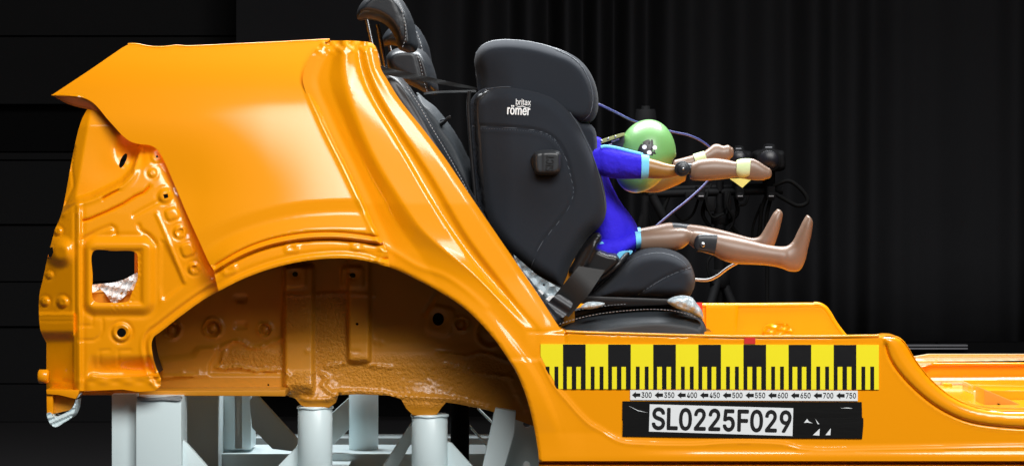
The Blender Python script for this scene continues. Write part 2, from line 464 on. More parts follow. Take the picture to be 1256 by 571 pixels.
M['red'] = mat('red_tape', (.62, .02, .015), .5)
M['skin'] = mat('brown_vinyl_skin', (.205, .124, .083), .42, spec=.55, bump=[(60, .1, .002, 3)], var=(16, .55, (.155, .09, .058), .08))
M['skin2'] = mat('amber_rubber_arm', (.27, .125, .02), .4, bump=[(60, .1, .002, 3)], var=(14, .5, (.2, .09, .014)))
M['suit'] = mat('blue_neoprene', (.034, .018, .63), .85, spec=.2, sheen=.0, bump=[(900, .3, .0006, 2), (26, .8, .010, 3)], var=(30, .4, (.016, .010, .50)))
M['trim'] = mat('light_blue_binding', (.16, .56, .84), .75, sheen=.2, bump=[(700, .3, .0006, 2)])
M['green'] = mat('green_painted_head', (.125, .35, .09), .42, coat=.3, coatr=.25, bump=[(50, .12, .003, 3)], var=(11, .7, (.22, .43, .17), .1))
M['joint'] = mat('dark_blue_grey_joint', (.018, .021, .026), .4, metal=.2, spec=.5)
M['metal'] = mat('brushed_metal', (.55, .56, .57), .3, 1.)
M['chrome'] = mat('chrome', (.35, .36, .37), .25, 1.)
M['tape'] = mat('pale_green_masking_tape', (.60, .70, .38), .75, bump=[(120, .25, .001, 3)], var=(40, .4, (.66, .70, .42)))
M['tapey'] = mat('yellow_masking_tape', (.72, .62, .16), .75, bump=[(120, .25, .001, 3)])
M['pcb'] = mat('yellow_green_bracket', (.38, .42, .14), .5, var=(120, .8, (.1, .12, .03)))
M['cable'] = mat('blue_cable', (.05, .06, .22), .4)
M['cablew'] = mat('white_cable', (.72, .72, .70), .45)
M['foil'] = mat('crumpled_plastic_sheet', (.36, .43, .47), .22, spec=.6, bump=[(24, .6, .01, 3)], var=(12, .6, (.55, .62, .66)))
M['foilw'] = mat('white_plastic_sheet', (.85, .86, .87), .3, bump=[(60, .7, .01, 4)])
M['rig'] = mat('matt_black_metal', (.002, .002, .0023), .75, spec=.08)
M['rigr'] = mat('black_rubber', (.002, .002, .002), .8, spec=.06)
M['glass'] = mat('lens_glass', (.003, .003, .005), .3, spec=.3)
M['curtain'] = mat('black_curtain_cloth', (.008, .008, .009), .95, spec=.1, bump=[(300, .4, .002, 2), (3, .3, .05, 2)], var=(150, .9, (.026, .026, .0285)))
M['slat'] = mat('black_wall_board', (.006, .006, .0065), .8, spec=.15, bump=[(50, .2, .004, 3)], var=(40, .5, (.010, .010, .011)))
M['floor'] = mat('dark_hall_floor', (.022, .021, .022), .6, spec=.2, bump=[(60, .2, .003, 3)], var=(3, .6, (.032, .03, .031)))
M['grey'] = mat('grey_rail_paint', (.14, .14, .15), .5)

# ================================================================== SETTING
me = mesh_np('floor', [(-40, -10, 0), (40, -10, 0), (40, 60, 0), (-40, 60, 0)], [(0, 1, 2, 3)], False)
tagp(link('floor', me, M['floor']), kind='structure')

# ================================================================== CAR BODY SHELL
car = thing('car_body_shell', 'bright orange stripped car body shell cut off at the roof, wheel removed', 'car body', tuple(P(400, 300, .8)))

QL = crom([(404, 49), (397, 58), (386, 76), (380.5, 90), (379.5, 99), (383, 113), (392, 133), (405, 162), (425, 202), (445, 245), (463, 284), (473, 304)], 3)
ARCH = crom([(197, 463), (190, 446), (186.5, 430), (186, 420), (189, 412.5), (197, 406.5), (222, 387), (250, 367), (268, 357), (300, 341), (340, 327), (380, 319), (420, 316.5), (445, 319), (465, 324), (487, 331), (510, 342), (540, 358), (570, 378), (590, 397), (605, 414), (620, 435), (634, 458), (645, 485), (652, 510), (657, 535), (660, 555), (661, 572), (661, 600)], 3)
QLEFT = crom([(63, 117), (80, 117.5), (95, 118.5), (105, 121), (114, 126), (122, 134), (130, 144), (140, 155), (150, 166), (160, 173.5), (170, 176.5), (183, 178), (190, 181), (196, 188), (203, 201), (215, 229), (230, 264), (245, 297), (257, 323), (262, 331)], 3)
def arch_part(xa, xb):
    return ARCH[(ARCH[:, 0] >= xa) & (ARCH[:, 0] <= xb) & (ARCH[:, 1] < 470)]
TOPE = crom([(157, 55), (166, 54.5), (178, 57), (190, 58.5), (205, 58), (216, 56.5), (228, 57.5), (245, 57), (300, 54.5), (350, 52), (404, 49)], 4)
qo = np.concatenate([[(63, 117)], [(110, 86)], [(150, 58.5)], TOPE, QL[1:], [(476, 312), (478, 327)], arch_part(268, 474)[::-1], [(265, 345)], QLEFT[::-1][:-1]])
CREASE = crom([(60, 320), (150, 318), (190, 315), (215, 309), (235, 300), (262, 283), (290, 269), (330, 256), (370, 248), (410, 245), (450, 245)], 4)     # body line over the wheel
LIP = crom([(258, 329), (270, 321), (300, 304.5), (330, 293.5), (365, 286.5), (400, 284), (430, 285.5), (470, 291)], 4)   # end of the outer skin
LIPy, CRy, ARy = cxy(LIP), cxy(CREASE), cxy(arch_part(197, 480))
def hq(X, Y):
    # tumblehome: strongly leaning at the top, moderately on the flank
    t = np.array([40, 58, 75, 92, 104, 112, 130, 160, 190, 220, 243, 246, 262, 300]); a = np.array([40, 38, 36, 32, 28.5, 24.5, 22.5, 21, 20, 19, 18, 9, 8, 6])
    yy = np.linspace(40, 340, 601); ang = np.interp(yy, t, a); slope = np.tan(np.radians(ang))/PPM*1000
    H = np.concatenate([[0], np.cumsum((slope[1:]+slope[:-1])/2*(yy[1]-yy[0]))]); H -= np.interp(245, yy, H)
    shift = (X-300)*-.02*0
    h = np.interp(Y-ss(140, 245, Y)*(CRy(X)-245)*.8, yy, H)
    # rounding in plan towards the tail
    h = h-np.maximum(0, 330-X)**2*.00055
    # body line and flare over the arch
    cy = CRy(X); d = Y-cy
    fade = ss(225, 285, X)
    h = h-fade*3.0*ss(-1.5, 1.5, d)*0
    flare = np.where(d > 0, np.interp(d, [0, 3, 13, 17, 22, 36, 60], [0, -.6, -2.2, -1.4, 1.8, 11, 16]), 0)
    h = h+fade*flare
    ly = LIPy(X); e = Y-ly
    xm = ss(255, 266, X)
    h = h+xm*(-7*gb(e-.5, 1.7)-6.0*ss(1.0, 4.0, e)+6*gb(e-5.5, 2.0)-6*gb(e-9.5, 1.7)-7.5*ss(7.0, 10, e))
    # opening lip rolled outwards
    ay = ARy(X); g = ay-Y
    h = h+xm*(5.5*gb(g-3.0, 3.2)-2.5*gb(g-9, 2))
    # clip pads on the flange
    for cx, cyy in ((281, 330), (358, 303), (440, 301)):
        r = rrect(X, Y, cx, cyy, 9.5, 6.5, 3, -.25 if cx < 300 else (-.08 if cx < 400 else .1))
        h = h+2.6*ss(1.2, -1.2, r)-2.2*ss(.8, -.8, rrect(X, Y, cx, cyy+.5, 3.5, 2.0, .8, -.2))
    # pulled, hammered corner where the skin meets the pillar
    k = gb(np.hypot((X-468)/1.5, Y-318), 9)
    h = h+k*(3*np.sin(X*.42+Y*.2)+2*np.sin(Y*.9-X*.13))
    # edge along the pillar, folded in
    dd = dseg(X, Y, QL); h = h+3.0*gb(dd-5, 3)*ss(70, 110, Y)-6*gb(dd, 2.2)
    return h+6.0
quarter = relief('quarter_panel', car, M['paint'], qo, hq, Y0=.0, s=2.5, thick=.010, sharp=70, lines=[LIP[2:-2]+np.array([0, .5]), LIP[2:-2]+np.array([0, 7.5])])
# rolled raw edge along the roof cut
pts = [P(x, y-.4, -hq(np.array([x]), np.array([y+1.]))[0]/1000+.004) for x, y in TOPE[::2]]
tube('roof_cut_edge', car, M['paint'], pts, .0024, 8)
# folded flange under the tail, seen from below
fa = QLEFT[QLEFT[:, 0] < 150]
fb = crom([(63, 117), (72, 122), (84, 128), (98, 132), (112, 135), (122, 138), (130, 143.5), (139, 153), (150, 167)], 3)
n_ = 40
ia = np.linspace(0, len(fa)-1, n_); ib = np.linspace(0, len(fb)-1, n_)
V = []
for i in range(n_):
    a = np.array([np.interp(ia[i], np.arange(len(fa)), fa[:, k]) for k in (0, 1)]); b = np.array([np.interp(ib[i], np.arange(len(fb)), fb[:, k]) for k in (0, 1)])
    ha = hq(np.array([a[0]]), np.array([a[1]]))[0]/1000
    for t in np.linspace(0, 1, 5):
        c = a*(1-t)+b*t; V.append(tuple(P(c[0], c[1], -ha+.008+.085*t)))
F = [(i*5+j, i*5+j+1, i*5+5+j+1, i*5+5+j) for i in range(n_-1) for j in range(4)]
tail_flange = link('tail_flange', mesh_np('tail_flange', V, F, True), M['paint'], car)
so = tail_flange.modifiers.new('t', 'SOLIDIFY'); so.thickness = .002

# ---- tail lamp panel with its pressings
lamp_left = crom([(107, 134), (101, 145), (96.5, 158), (92, 177), (87, 202), (81, 236), (76.5, 258), (73, 269), (67.5, 281), (64, 294), (58, 317), (52, 345), (48.5, 360), (47.7, 383), (49.5, 404), (53, 413), (57, 420)], 3)
rb = QLEFT[(QLEFT[:, 0] > 128)] + np.array([7, -4])
lo = np.concatenate([lamp_left, [(57, 479), (97, 479), (130, 478), (150, 477), (170, 480), (190, 478.5), (196.5, 474), (197.5, 464)], arch_part(185, 270)[1:], [(276, 350), (275, 340)], rb[::-1], [(118, 136)]])
WIN = crom([(114.5, 308), (140, 307.5), (163, 308), (168, 311), (169, 320), (169, 334), (168, 343), (162, 358), (157, 369), (151, 370.5), (135, 371), (119, 370.5), (114, 367), (113.5, 340)], 3, True)
EL = ell(151, 197, 3.4, 9.6, .42, 18)
H1 = ell(149, 407.5, 5.6, 5.6, 0, 16)
H2 = rrp = [(200, 238.5), (205.5, 237.5), (206.5, 242), (201.5, 243.5)]
H3 = ell(192.5, 192, 1.6, 1.6, 0, 8)
H4 = [(60, 304), (64.5, 302.5), (65.5, 309), (63, 315.5), (59, 315)]
archL = arch_part(185, 275)
def hl(X, Y):
    lo_ = np.interp(Y, [130, 150, 178, 230, 262, 300, 480], [-125, -106, -78, -50, -36, -24, -22])
    yr = np.interp(X, [75, 92, 112, 130, 150, 162, 170, 180], [262, 250, 244, 236, 226, 214, 190, 150])
    up_ = np.interp(Y, [130, 250], [-108, -76]); g_ = ss(-9, 3, Y-yr); h = np.minimum(up_, lo_)*(1-g_)+lo_*g_
    # the corner turns away to the rear face
    xc = np.interp(Y, [130, 240, 270, 480], [112, 93, 93, 94])
    h = h-np.where(X < xc, (xc-X)*1.35, 0)
    # corner rib
    m = ss(238, 262, Y)
    h = h+m*(4.5*gb(X-(xc+4), 2.2)-3.0*gb(X-(xc-1.5), 1.6)-2.0*gb(X-(xc+9), 2))
    # upper bowl
    b = np.hypot((X-137)/42, (Y-192)/50)
    h = h-4*ss(1.15, .25, b)*ss(250, 215, Y+(X-100)*.25)
    h = h-18*ss(28, 4, np.hypot((X-163), (Y-183)))
    # ridge below the bowl
    rg = crom([(78, 262), (92, 250), (112, 244), (130, 236), (150, 226), (162, 214), (167, 196), (170, 184)], 4)
    h = h+5*gb(dseg(X, Y, rg), 4.5)
    # open seams
    for ln, w_, a_ in (([(102, 270.5), (109, 269), (130, 260), (150, 250.5), (165, 241), (176, 236), (183, 229)], 1.3, 9), ([(127, 243), (136, 238), (145, 233.5)], 1.2, 7), ([(164, 264), (180, 255), (195, 247)], 2.6, 3.2), ([(100, 294), (118, 284), (136, 277), (141, 280), (142, 287)], 2.4, 4), ([(91, 180), (88, 205), (90, 228), (80, 250)], 1.3, 4), ([(170, 276), (172, 282), (182, 288), (190, 299)], 2.2, 4), ([(192, 262), (200, 280), (210, 304), (226, 345)], 2.0, -3.5)):
        h = h-a_*gb(dseg(X, Y, ln), w_)
    # pillow round the window
    r = rrect(X, Y, 146, 338, 44, 47, 16)
    h = h+9*ss(2, -9, r)-6*ss(-11, -17, rrect(X, Y, 143, 339, 45, 47, 14))-2.2*gb(r-3, 3)
    h = h+ss(8, 0, dseg(X, Y, [(169, 312), (169, 340), (158, 368), (140, 378)]))*1.6*np.sin(X*1.7+Y*.6)*np.sin(Y*1.5-X*.4)
    # triangular recess
    tri = np.array([(196, 293), (203, 296), (228, 345), (227, 350), (203, 368), (197, 366), (195, 350)])
    dt = dseg(X, Y, tri, True); it = inside(X, Y, tri)
    h = h-5.0*np.where(it, ss(-2, 5, dt), ss(2, -0, dt)*0+ss(2.0, -2, dt)*.25)
    # bosses
    for cx, cy, r0, hh in ((192.5, 192, 8.5, 4), (202.5, 240, 9.5, 5), (220.5, 284, 8.5, 6), (238, 329, 8, 6), (70.5, 283, 6, 6), (60.5, 337, 5, 5), (55, 369.5, 6, 7), (76.5, 370, 7.5, 8), (187, 212, 6, 5)):
        q = np.hypot(X-cx, Y-cy); h = h+hh*ss(r0, r0*.55, q)-.25*hh*gb(q-r0*1.15, 1.6)-1.8*gb(q, 1.5)
    for cx, cy, hx, hy in ((211, 262, 8, 7), (230, 306, 8, 8)):
        q = rrect(X, Y, cx, cy, hx, hy, 4, -.35); h = h+3.5*ss(1.5, -2, q)-1.5*gb(q-1.5, 1.4)
    h = h+20*ss(20, 5, np.hypot((X-74)/1.1, (Y-309)/1.1))*ss(95, 82, X)
    for cx, cy in ((220.5, 285), (239.5, 330)):
        h = h-5*ss(2.4, 1.2, rrect(X, Y, cx, cy, 2.6, 2.2, .6, -.3))
    # drain boss
    q = np.hypot(X-149, Y-407); h = h+6*ss(13, 8, q)-4*ss(9, 5.5, q)-2.5*gb(q-13, 2)
    # lower pads and sweep
    for poly, a_ in (([(97, 417), (115, 417), (122, 413), (126, 405), (126, 392)], 2.6), ([(97, 399), (113, 399), (114, 388)], 2.0), ([(122, 447), (122, 430), (134, 429)], 1.8), ([(145, 447), (145, 430), (160, 429)], 1.8)):
        h = h-a_*gb(dseg(X, Y, poly), 1.6)
    edge = np.interp(X, [97, 112, 130, 200], [470, 456, 458.5, 457])
    swp = ss(104, 116, X)*ss(-24, -3, Y-edge)*(.35+.65*ss(105, 190, X))
    h = h-30*swp*(1-ss(0, 3.5, Y-edge))+0
    h = h+6*ss(0, 4, Y-edge)*ss(100, 112, X)+2*gb(Y-468, 3)*np.sin(X*.21)
    h = h-4*gb(dseg(X, Y, [(184, 465), (196, 464), (197, 463)]), 1.6)
    # bumper bracket steps on the rear face
    h = h+np.where(X < 91, 9*ss(382, 386, Y)-2.5*gb(Y-388, 1.4)-2.0*gb(Y-393, 1.4)-22*ss(404, 420, Y), 0)
    # arch lip
    da = dseg(X, Y, archL); h = h+3.0*gb(da-2.5, 2.4)-3.2*gb(da-8, 2.2)+2.2*gb(da-12.5, 2.2)
    # edge below the quarter skin sits deeper
    dq = dseg(X, Y, QLEFT); h = h-8*gb(dq-1, 7)*ss(175, 190, Y)
    return h
lamp = relief('tail_lamp_panel', car, M['paint'], lo, hl, Y0=0, s=2.1, thick=.003, holes=(WIN, EL, H1, H2, H3, H4), sharp=75, lines=[np.array(q, float) for q in ([(102, 270.5), (109, 269), (130, 260), (150, 250.5), (165, 241), (176, 236), (183, 229)], [(127, 243), (136, 238), (145, 233.5)], [(97.5, 262), (98, 300), (98, 380), (98, 470)], [(91.5, 262), (92, 300), (92.5, 380), (92.5, 470)])])
# crumpled plastic sheet seen through the window
sheet_o = np.concatenate([crom([(100, 352), (113, 349), (125, 347.5), (140, 346), (155, 341), (166, 335), (176, 333)], 3), [(176, 352), (160, 356), (150, 366), (143, 372), (137, 371), (128, 358), (122, 354), (115, 358), (100, 360)]])
sheet = relief('plastic_sheet', None, M['foilw'], sheet_o, lambda X, Y: 6*np.sin(X*.31+Y*.2)+5*np.sin(Y*.5-X*.12)+4*np.sin((X+Y)*.8), Y0=.05, s=2.4, thick=.0015, sharp=25)
tagp(sheet, 'crumpled white plastic sheet behind the square opening of the tail panel', 'plastic sheet')
# inner tail box behind the window so the sheet rests on something real
prism('tail_box_shelf', car, M['under'], [(104, 360), (176, 352), (186, 372), (176, 392), (104, 384)], .06, .3)

# towing pin and bumper rail end
cyl('towing_pin', car, M['paint'], P(47, 461, .05), P(60, 461, .05), .0155, 24, bev=.003)
re = thing
prism('rail_end', car, M['paint'], [(56.5, 477), (97.5, 478), (96.5, 483), (93, 489), (72, 484), (57, 483)], .018, .10, .002)
prism('rail_end', car, M['paint'], [(57, 483), (64.5, 484), (65, 507), (57.5, 507)], .024, .09, .001)
prism('rail_end', car, M['under'], [(64.5, 484), (92, 488), (88, 502), (65, 507)], .045, .09, .001)
be_ = relief('rail_end_cap', car, M['steel'], crom([(57.5, 506), (63, 506), (65, 511), (76, 508), (89, 499), (93, 490), (92.5, 499), (88, 511), (78, 518), (69, 523), (63, 521), (59, 514)], 2, True), lambda X, Y: 3*np.sin((Y+X*.45)*.9), Y0=.02, s=1.8, thick=.07, sharp=50)

# ---- pillar and sill: one pressed side frame
EDGE = crom([(452, 51.5), (458, 54), (462, 62), (465, 75), (467.5, 85), (475, 98), (490, 122), (520, 160), (545, 193), (570, 230), (600, 274), (640, 332), (660, 361), (680, 392), (687, 402), (694, 405.5)], 3)
ENDC = crom([(1080, 411), (1090, 410.5), (1099, 411.5), (1107, 416), (1114, 425), (1121, 437), (1131, 451), (1146, 468), (1166, 484), (1190, 495.5), (1215, 501), (1256, 503), (1300, 503), (1440, 503)], 4)
QLu = QL + np.array([-8, 0])
fo = np.concatenate([[(400, 52)], [(404, 50), (430, 49.8)], EDGE, [(720, 407), (840, 410.5), (900, 412), (1000, 412)], ENDC, [(1440, 640), (661, 640)], ARCH[(ARCH[:, 0] > 474)][::-1], [(466, 317), (462, 305)], QLu[::-1][2:]])
C1 = cyx([(424, 50), (421, 75), (421.5, 95), (428, 120), (440, 150), (455, 185), (475, 221), (492, 245), (507, 272), (525, 292), (550, 312), (577, 332), (602, 358), (622, 380), (642, 402), (690, 450)])
C2 = cyx([(434, 50), (435.5, 65), (438.5, 85), (447, 110), (460, 133), (480, 165), (501, 200), (525, 242), (546, 275), (567, 306), (592, 337), (612, 358), (640, 388), (660, 410), (690, 440)])
C3 = cyx([(446, 50), (450, 75), (457, 97), (470, 125), (500, 170), (530, 214), (551, 250), (570, 284), (595, 318), (625, 356), (645, 384), (662, 400), (700, 440)])
C0 = cyx(QL); CE = cyx(EDGE)
CREST = crom([(545, 338), (570, 355), (592, 374), (607, 390), (628, 416), (648, 443), (664, 470), (676, 497), (686, 525), (690, 545)], 3)
CRX = cyx(CREST)
ARX = cyx(ARCH[ARCH[:, 0] > 478])
WAVE = crom([(664, 440), (678, 468), (696, 490), (712, 508), (724, 519), (738, 527), (752, 536), (765, 541), (790, 543), (850, 544), (900, 541), (960, 543), (985, 549), (1040, 550), (1100, 549), (1256, 546), (1440, 546)], 4)
RIDGE = crom([(1086, 421), (1090, 436), (1097, 449), (1108, 463), (1125, 480), (1145, 496), (1168, 509), (1190, 517), (1220, 522), (1300, 527), (1440, 528)], 4)
def hpil(X, Y):
    acc = 0
    for o in (-1.5, -1, -.5, 0, .5, 1, 1.5):
        x = X+o; yy = np.clip(Y, 50, 402)
        a, b, c, d, e = C0(yy), C1(yy), C2(yy), C3(yy), np.maximum(CE(yy), C3(yy)+14)
        kn = [a-12, a+2, a+10, (a+b)/2+3, b-3.5, b+1.5, c-1, c+3, d-9, d-1, d+1.5, e-9, e-7, e]
        kv = [-22, -22, -23.5, -18, -2.5, 0, -10.5, -16.5, -18.5, -11, -11, -17, -18.5, -18.5]
        h = np.full(X.shape, -26.)
        for i in range(len(kn)-1):
            t = np.clip((x-kn[i])/np.maximum(kn[i+1]-kn[i], .5), 0, 1)
            h = h+(kv[i+1]-kv[i])*t
        acc = acc+h
    return acc/7
def hf(X, Y):
    hp = hpil(X, Y)-6+np.interp(Y, [50, 110, 250, 400], [-66, -48, -12, -2])
    # hammered roof end
    top = ss(72, 54, Y)
    hp = hp+top*(4*np.sin(X*.55)*np.sin(Y*.5+X*.1)-10*ss(64, 50, Y))
    hs = np.zeros_like(X)-6.0
    # top flange of the sill rounds in
    ty = np.interp(X, [690, 720, 840, 900, 1000, 1090], [405.5, 407, 410.5, 412, 412, 411])
    dy = Y-ty
    hs = hs-7*np.clip(1-dy/3.2, 0, 1)**2*ss(662, 692, X)
    # below the wavy sealer line the sill swells, then undercuts
    dw = dseg(X, Y, WAVE); wy = np.interp(X, WAVE[:, 0], WAVE[:, 1])
    low = ss(-1, 3, Y-wy)
    hs = hs+2.2*low+1.8*gb(dw-1, 2.0)
    hs = hs+ss(760, 860, X)*(np.interp(Y, [545, 552.5, 554.5, 557, 560, 600], [0, .6, 2.6, 4.6, 5, 5]))
    hs = hs+ss(860, 760, X)*np.interp(Y, [530, 560, 600], [0, 5, 5])
    hs = hs-26*ss(564.5, 567, Y)+14*ss(567.8, 570, Y)
    # arch flange: flat rim, crest, then the body sinks
    w = ss(352, 410, Y+(X-600)*.25)
    u = (X-CRX(Y))
    da = dseg(X, Y, ARCH)
    ar = np.where(X < CRX(Y), 1, 0)
    flange = np.interp(u, [-60, -34, -18, -6, -1, 2, 10, 26], [9, 9.5, 9.0, 7.5, 5, 2, .5, 0])*ss(560, 480, Y)+2.0*ss(480, 540, Y)*ss(30, 5, u)
    hs2 = hs+flange
    # pillar foot fillets onto the sill
    h = np.where(Y < ty, hp, hs2)*w+hp*(1-w)
    blend = ss(0, 10, Y-ty)*w
    inpil = (X < 700)
    foot = ss(400, 372, Y)*0
    # transition for the pillar foot left of the sill top
    left = X < 694
    g = ss(335, 440, Y)
    h = np.where(left, hp*(1-g)+hs2*g, h)
    # step line where the sill top starts
    h = h-2.5*gb(dseg(X, Y, [(648, 406), (660, 406.3), (694, 406.5)]), 1.2)
    # lip along the wheel opening
    h = h-6*np.clip(1-da/3.0, 0, 1)**2+0
    up = ss(420, 350, Y)
    crestu = dseg(X, Y, crom([(470, 300), (487, 311), (512, 326), (545, 338), (570, 354), (597, 377)], 4))
    h = h+up*(1.8*gb(crestu, 3.2))+ss(52, 4, da)*up*5
    # sweeping end flange
    m = X > 1060
    dend = dseg(X, Y, ENDC); dr = dseg(X, Y, RIDGE)
    inner = np.clip(dend/np.maximum(dend+dr, 1e-3), 0, 1)
    side = (Y < np.interp(X, RIDGE[:, 0], RIDGE[:, 1])) & (X > 1084)
    bul = np.where(side, np.interp(inner, [0, .1, .3, .6, .85, 1], [-14, -3, 5, 8, 6, 1.5]), 0)
    h = np.where(m, h+bul+np.where(side, 0, 1.5*gb(dr, 4))-6*gb(dr, 1.4)*(X > 1086), h)
    return h
frame = relief('side_frame', car, M['paint'], fo, hf, Y0=0, s=2.6, thick=.004, sharp=70, lines=[RIDGE[1:-1], WAVE[2:]]+[np.array([(f_(y), y) for y in np.arange(66, 372, 4.)]) for f_ in (C1, lambda y: C2(y)+1, C3)])
# inner wall and cap that close the sill into a box
INN = .115
sill_top = np.concatenate([[(676, 406.5), (694, 406.5), (720, 408), (840, 411.5), (900, 413), (1000, 413), (1080, 412)], ENDC[2:]])
def sill_shell(par):
    V = []; q = resample(sill_top, 6, False)
    for x, y in q:
        k = P(x, y, .012)
        for Y_, dz in ((.012, -.002), (.03, .0), (.09, .0), (.113, -.003), (INN, -.02), (INN, -.24)):
            z = k.z+dz if dz != -.24 else min(k.z-.05, P(0, 560, 0).z)
            V.append((k.x, Y_, z))
    F = [(i*6+j, i*6+j+1, i*6+7+j, i*6+6+j) for i in range(len(q)-1) for j in range(5)]
    me = mesh_np('sill_inner', V, F, True, 50)
    bm = bmesh.new(); bm.from_mesh(me); bmesh.ops.recalc_face_normals(bm, faces=bm.faces); bm.to_mesh(me); bm.free()
    return link('sill_inner', me, M['paint'], par)
inner = sill_shell(car)
bead_l = np.array([(694, 406.3), (720, 407.6), (840, 411), (900, 412.5), (1000, 412.5), (1078, 411.5)])
tube('sill_bead', car, M['paint'], [P(x, y, .006) for x, y in resample(bead_l, 12, False)], .0032, 10, False)
# pillar inner return (depth of the C post) along the door edge and roof cut
V = []
pe = np.concatenate([[(404, 50.5), (430, 50.5)], EDGE])
pe = resample(pe, 4, False)
for x, y in pe:
    hh = hf(np.array([x-1.]), np.array([y+1.]))[0]/1000
    for Y_ in (-hh+.003, -hh+.02, -hh+.07):
        k = P(x, y, -hh+.003); V.append((k.x, Y_, k.z))
F = [(i*3+j, i*3+j+1, i*3+4+j, i*3+3+j) for i in range(len(pe)-1) for j in range(2)]
link('pillar_return', mesh_np('pillar_return', V, F, True, 50), M['paint'], car)

# ---- wheel housing
HB = [(165, 380), (165, 485.5), (352, 484.5), (362, 488), (370, 497), (384, 500.5), (404, 499), (412, 493), (415, 484), (440, 483), (478, 484.5), (492, 489), (498, 500), (506, 508), (520, 510), (536, 507.5), (541, 500), (547, 493), (560, 494.5), (600, 503), (630, 513), (660, 524), (705, 538), (705, 290), (165, 290)]
HOLES_H = [ell(362, 336, 3.6, 3.2, 0, 12), ell(432.5, 337.5, 3.8, 3.2, 0, 12), ell(537.5, 391, 7.0, 8.0, 0, 18), ell(329, 471.5, 1.3, 1.3, 0, 8), ell(438, 397, 2.0, 1.8, 0, 8)]
BEADS = [([(272, 427), (280, 420), (290, 417.5), (299, 419), (306, 425), (314, 426.5), (326, 423), (336, 418.5), (348, 414)], 2.0, 5), ([(266, 450), (276, 452), (290, 449.5), (303, 452), (315, 455), (344, 453)], 1.8, 4.5), ([(277, 430), (273, 438), (270, 446)], 1.6, 4), ([(400, 449), (420, 446), (440, 444), (455, 448), (480, 450)], 1.6, 3.5), ([(536, 432), (556, 434), (572, 437), (588, 432), (600, 434), (622, 442), (640, 446)], 1.6, 4), ([(545, 447), (580, 456), (610, 460), (628, 463)], 1.6, 3.5), ([(412, 480), (440, 479), (470, 481), (490, 486), (520, 487), (560, 489), (600, 500)], 2.4, 4), ([(368, 487), (380, 490), (400, 489.5), (412, 486), (420, 480)], 2.2, 4), ([(350, 455), (356, 462), (352, 470), (356, 480)], 2.0, 4), ([(395, 458), (402, 463), (396, 472), (404, 480), (412, 484)], 2.0, 4), ([(346, 361), (384, 361), (418, 359), (458, 362)], 1.6, 3)]
def hh_(X, Y):
    h = np.zeros_like(X)
    h = h+np.interp(Y, [320, 420, 455, 485], [0, 0, 8, 14])
    # struts
    h = h+24*ss(346, 351, X)*ss(387, 382, X)*ss(322, 330, Y)*ss(487, 470, Y)
    h = h+20*ss(425, 429, X)*ss(456, 451, X)*ss(446, 440, Y)
    # cup brackets
    for cx, cy in ((362, 336), (432.5, 337)):
        q = rrect(X, Y, cx, cy+3, 14, 14, 6); h = h+9*ss(2, -3, q)-4*ss(8, 5, np.hypot(X-cx, Y-cy))
    # round pressings
    for cx, cy, r0, a in ((211, 404, 10, -8), (261, 402, 11, -9), (325, 404, 8, -6), (566, 397, 8, -5), (602, 408, 17, -5)):
        q = np.hypot(X-cx, Y-cy); h = h+1.6*a*ss(r0, r0*.7, q)+5*gb(q-r0*1.05, 1.6)-a*1.1*ss(r0*.55, r0*.35, q)
    for cx, cy in ((295, 366), (295, 399)):
        h = h-6*ss(1.5, -3, rrect(X, Y, cx, cy, 8, 5, 3))
    q = rrect(X, Y, 540, 393, 16, 18, 9, .25); h = h+5*ss(2, -2, q)-3*ss(13, 9, np.hypot(X-537.5, Y-391))
    h = h-5*gb(dseg(X, Y, [(520, 385), (534, 362), (545, 340)]), 2.2)
    # brackets
    br = np.array([(195, 441), (236, 437), (244, 427), (266, 425), (268, 432), (258, 447), (257, 461), (197, 466)])
    d = dseg(X, Y, br, True); h = h+8*np.where(inside(X, Y, br), ss(-1, 3, d), 0)+5*gb(dseg(X, Y, [(195, 440), (235, 436), (243, 427), (266, 425.5)]), 2)
    for cx, cy in ((224, 456), (244, 456), (377, 430)):
        h = h+2.5*gb(np.hypot(X-cx, Y-cy), 2.4)
    h = h-4*ss(1.2, -.8, rrect(X, Y, 436, 430, 5, .6, .4))
    # towers down to the posts
    h = h+18*gb(np.hypot((X-390)/28, (Y-490)/22), 1)+18*gb(np.hypot((X-521)/30, (Y-500)/22), 1)
    # lower rail
    h = h+8*ss(457, 461, Y)*ss(356, 346, X)
    h = h+7*ss(470, 476, Y+(600-X)*.09)*ss(600, 612, X)*0
    for ln, w_, a_ in BEADS: h = h+1.5*a_*gb(dseg(X, Y, ln), w_)*(1+.35*np.sin(X*.9+Y*.7))
    for cx, cy in ((455, 414), (460, 418), (468, 420), (452, 345), (455, 355), (649, 494)):
        h = h+2.8*gb(np.hypot(X-cx, Y-cy), 2.6)
    h = h-4*gb(np.hypot(X-632, Y-480), 1.5)-4*gb(np.hypot(X-632, Y-486.5), 1.5)
    h = h+6*ss(1.5, -2, rrect(X, Y, 640, 478, 10, 26, 4, -.45))*ss(600, 640, X)
    s_ = seal(X, Y)
    return h+s_*np.random.default_rng(3).normal(0, .5, X.shape)
def seal(X, Y):
    a = ss(425, 436, Y+np.sin(X*.2)*2)*ss(455, 447, Y)*ss(268, 276, X)*ss(350, 344, X)
    b = ss(355, 362, Y)*ss(384, 388, X)*ss(428, 422, X)*ss(484, 478, Y)
    b2 = ss(361, 364, Y)*ss(344, 350, X)*ss(388, 384, X)*ss(412, 396, Y)
    c = ss(446, 452, Y)*ss(395, 402, X)*ss(498, 488, Y-(X-420)*.06)*ss(620, 560, X)
    d = ss(452, 458, Y)*ss(350, 356, X)*ss(420, 414, X)*ss(488, 482, Y)
    e = ss(430, 440, Y)*ss(415, 440, X)*ss(640, 600, X)*.55*ss(490, 480, Y)
    return np.clip(a+b+b2*.8+c+d+e, 0, 1)
HY = .245
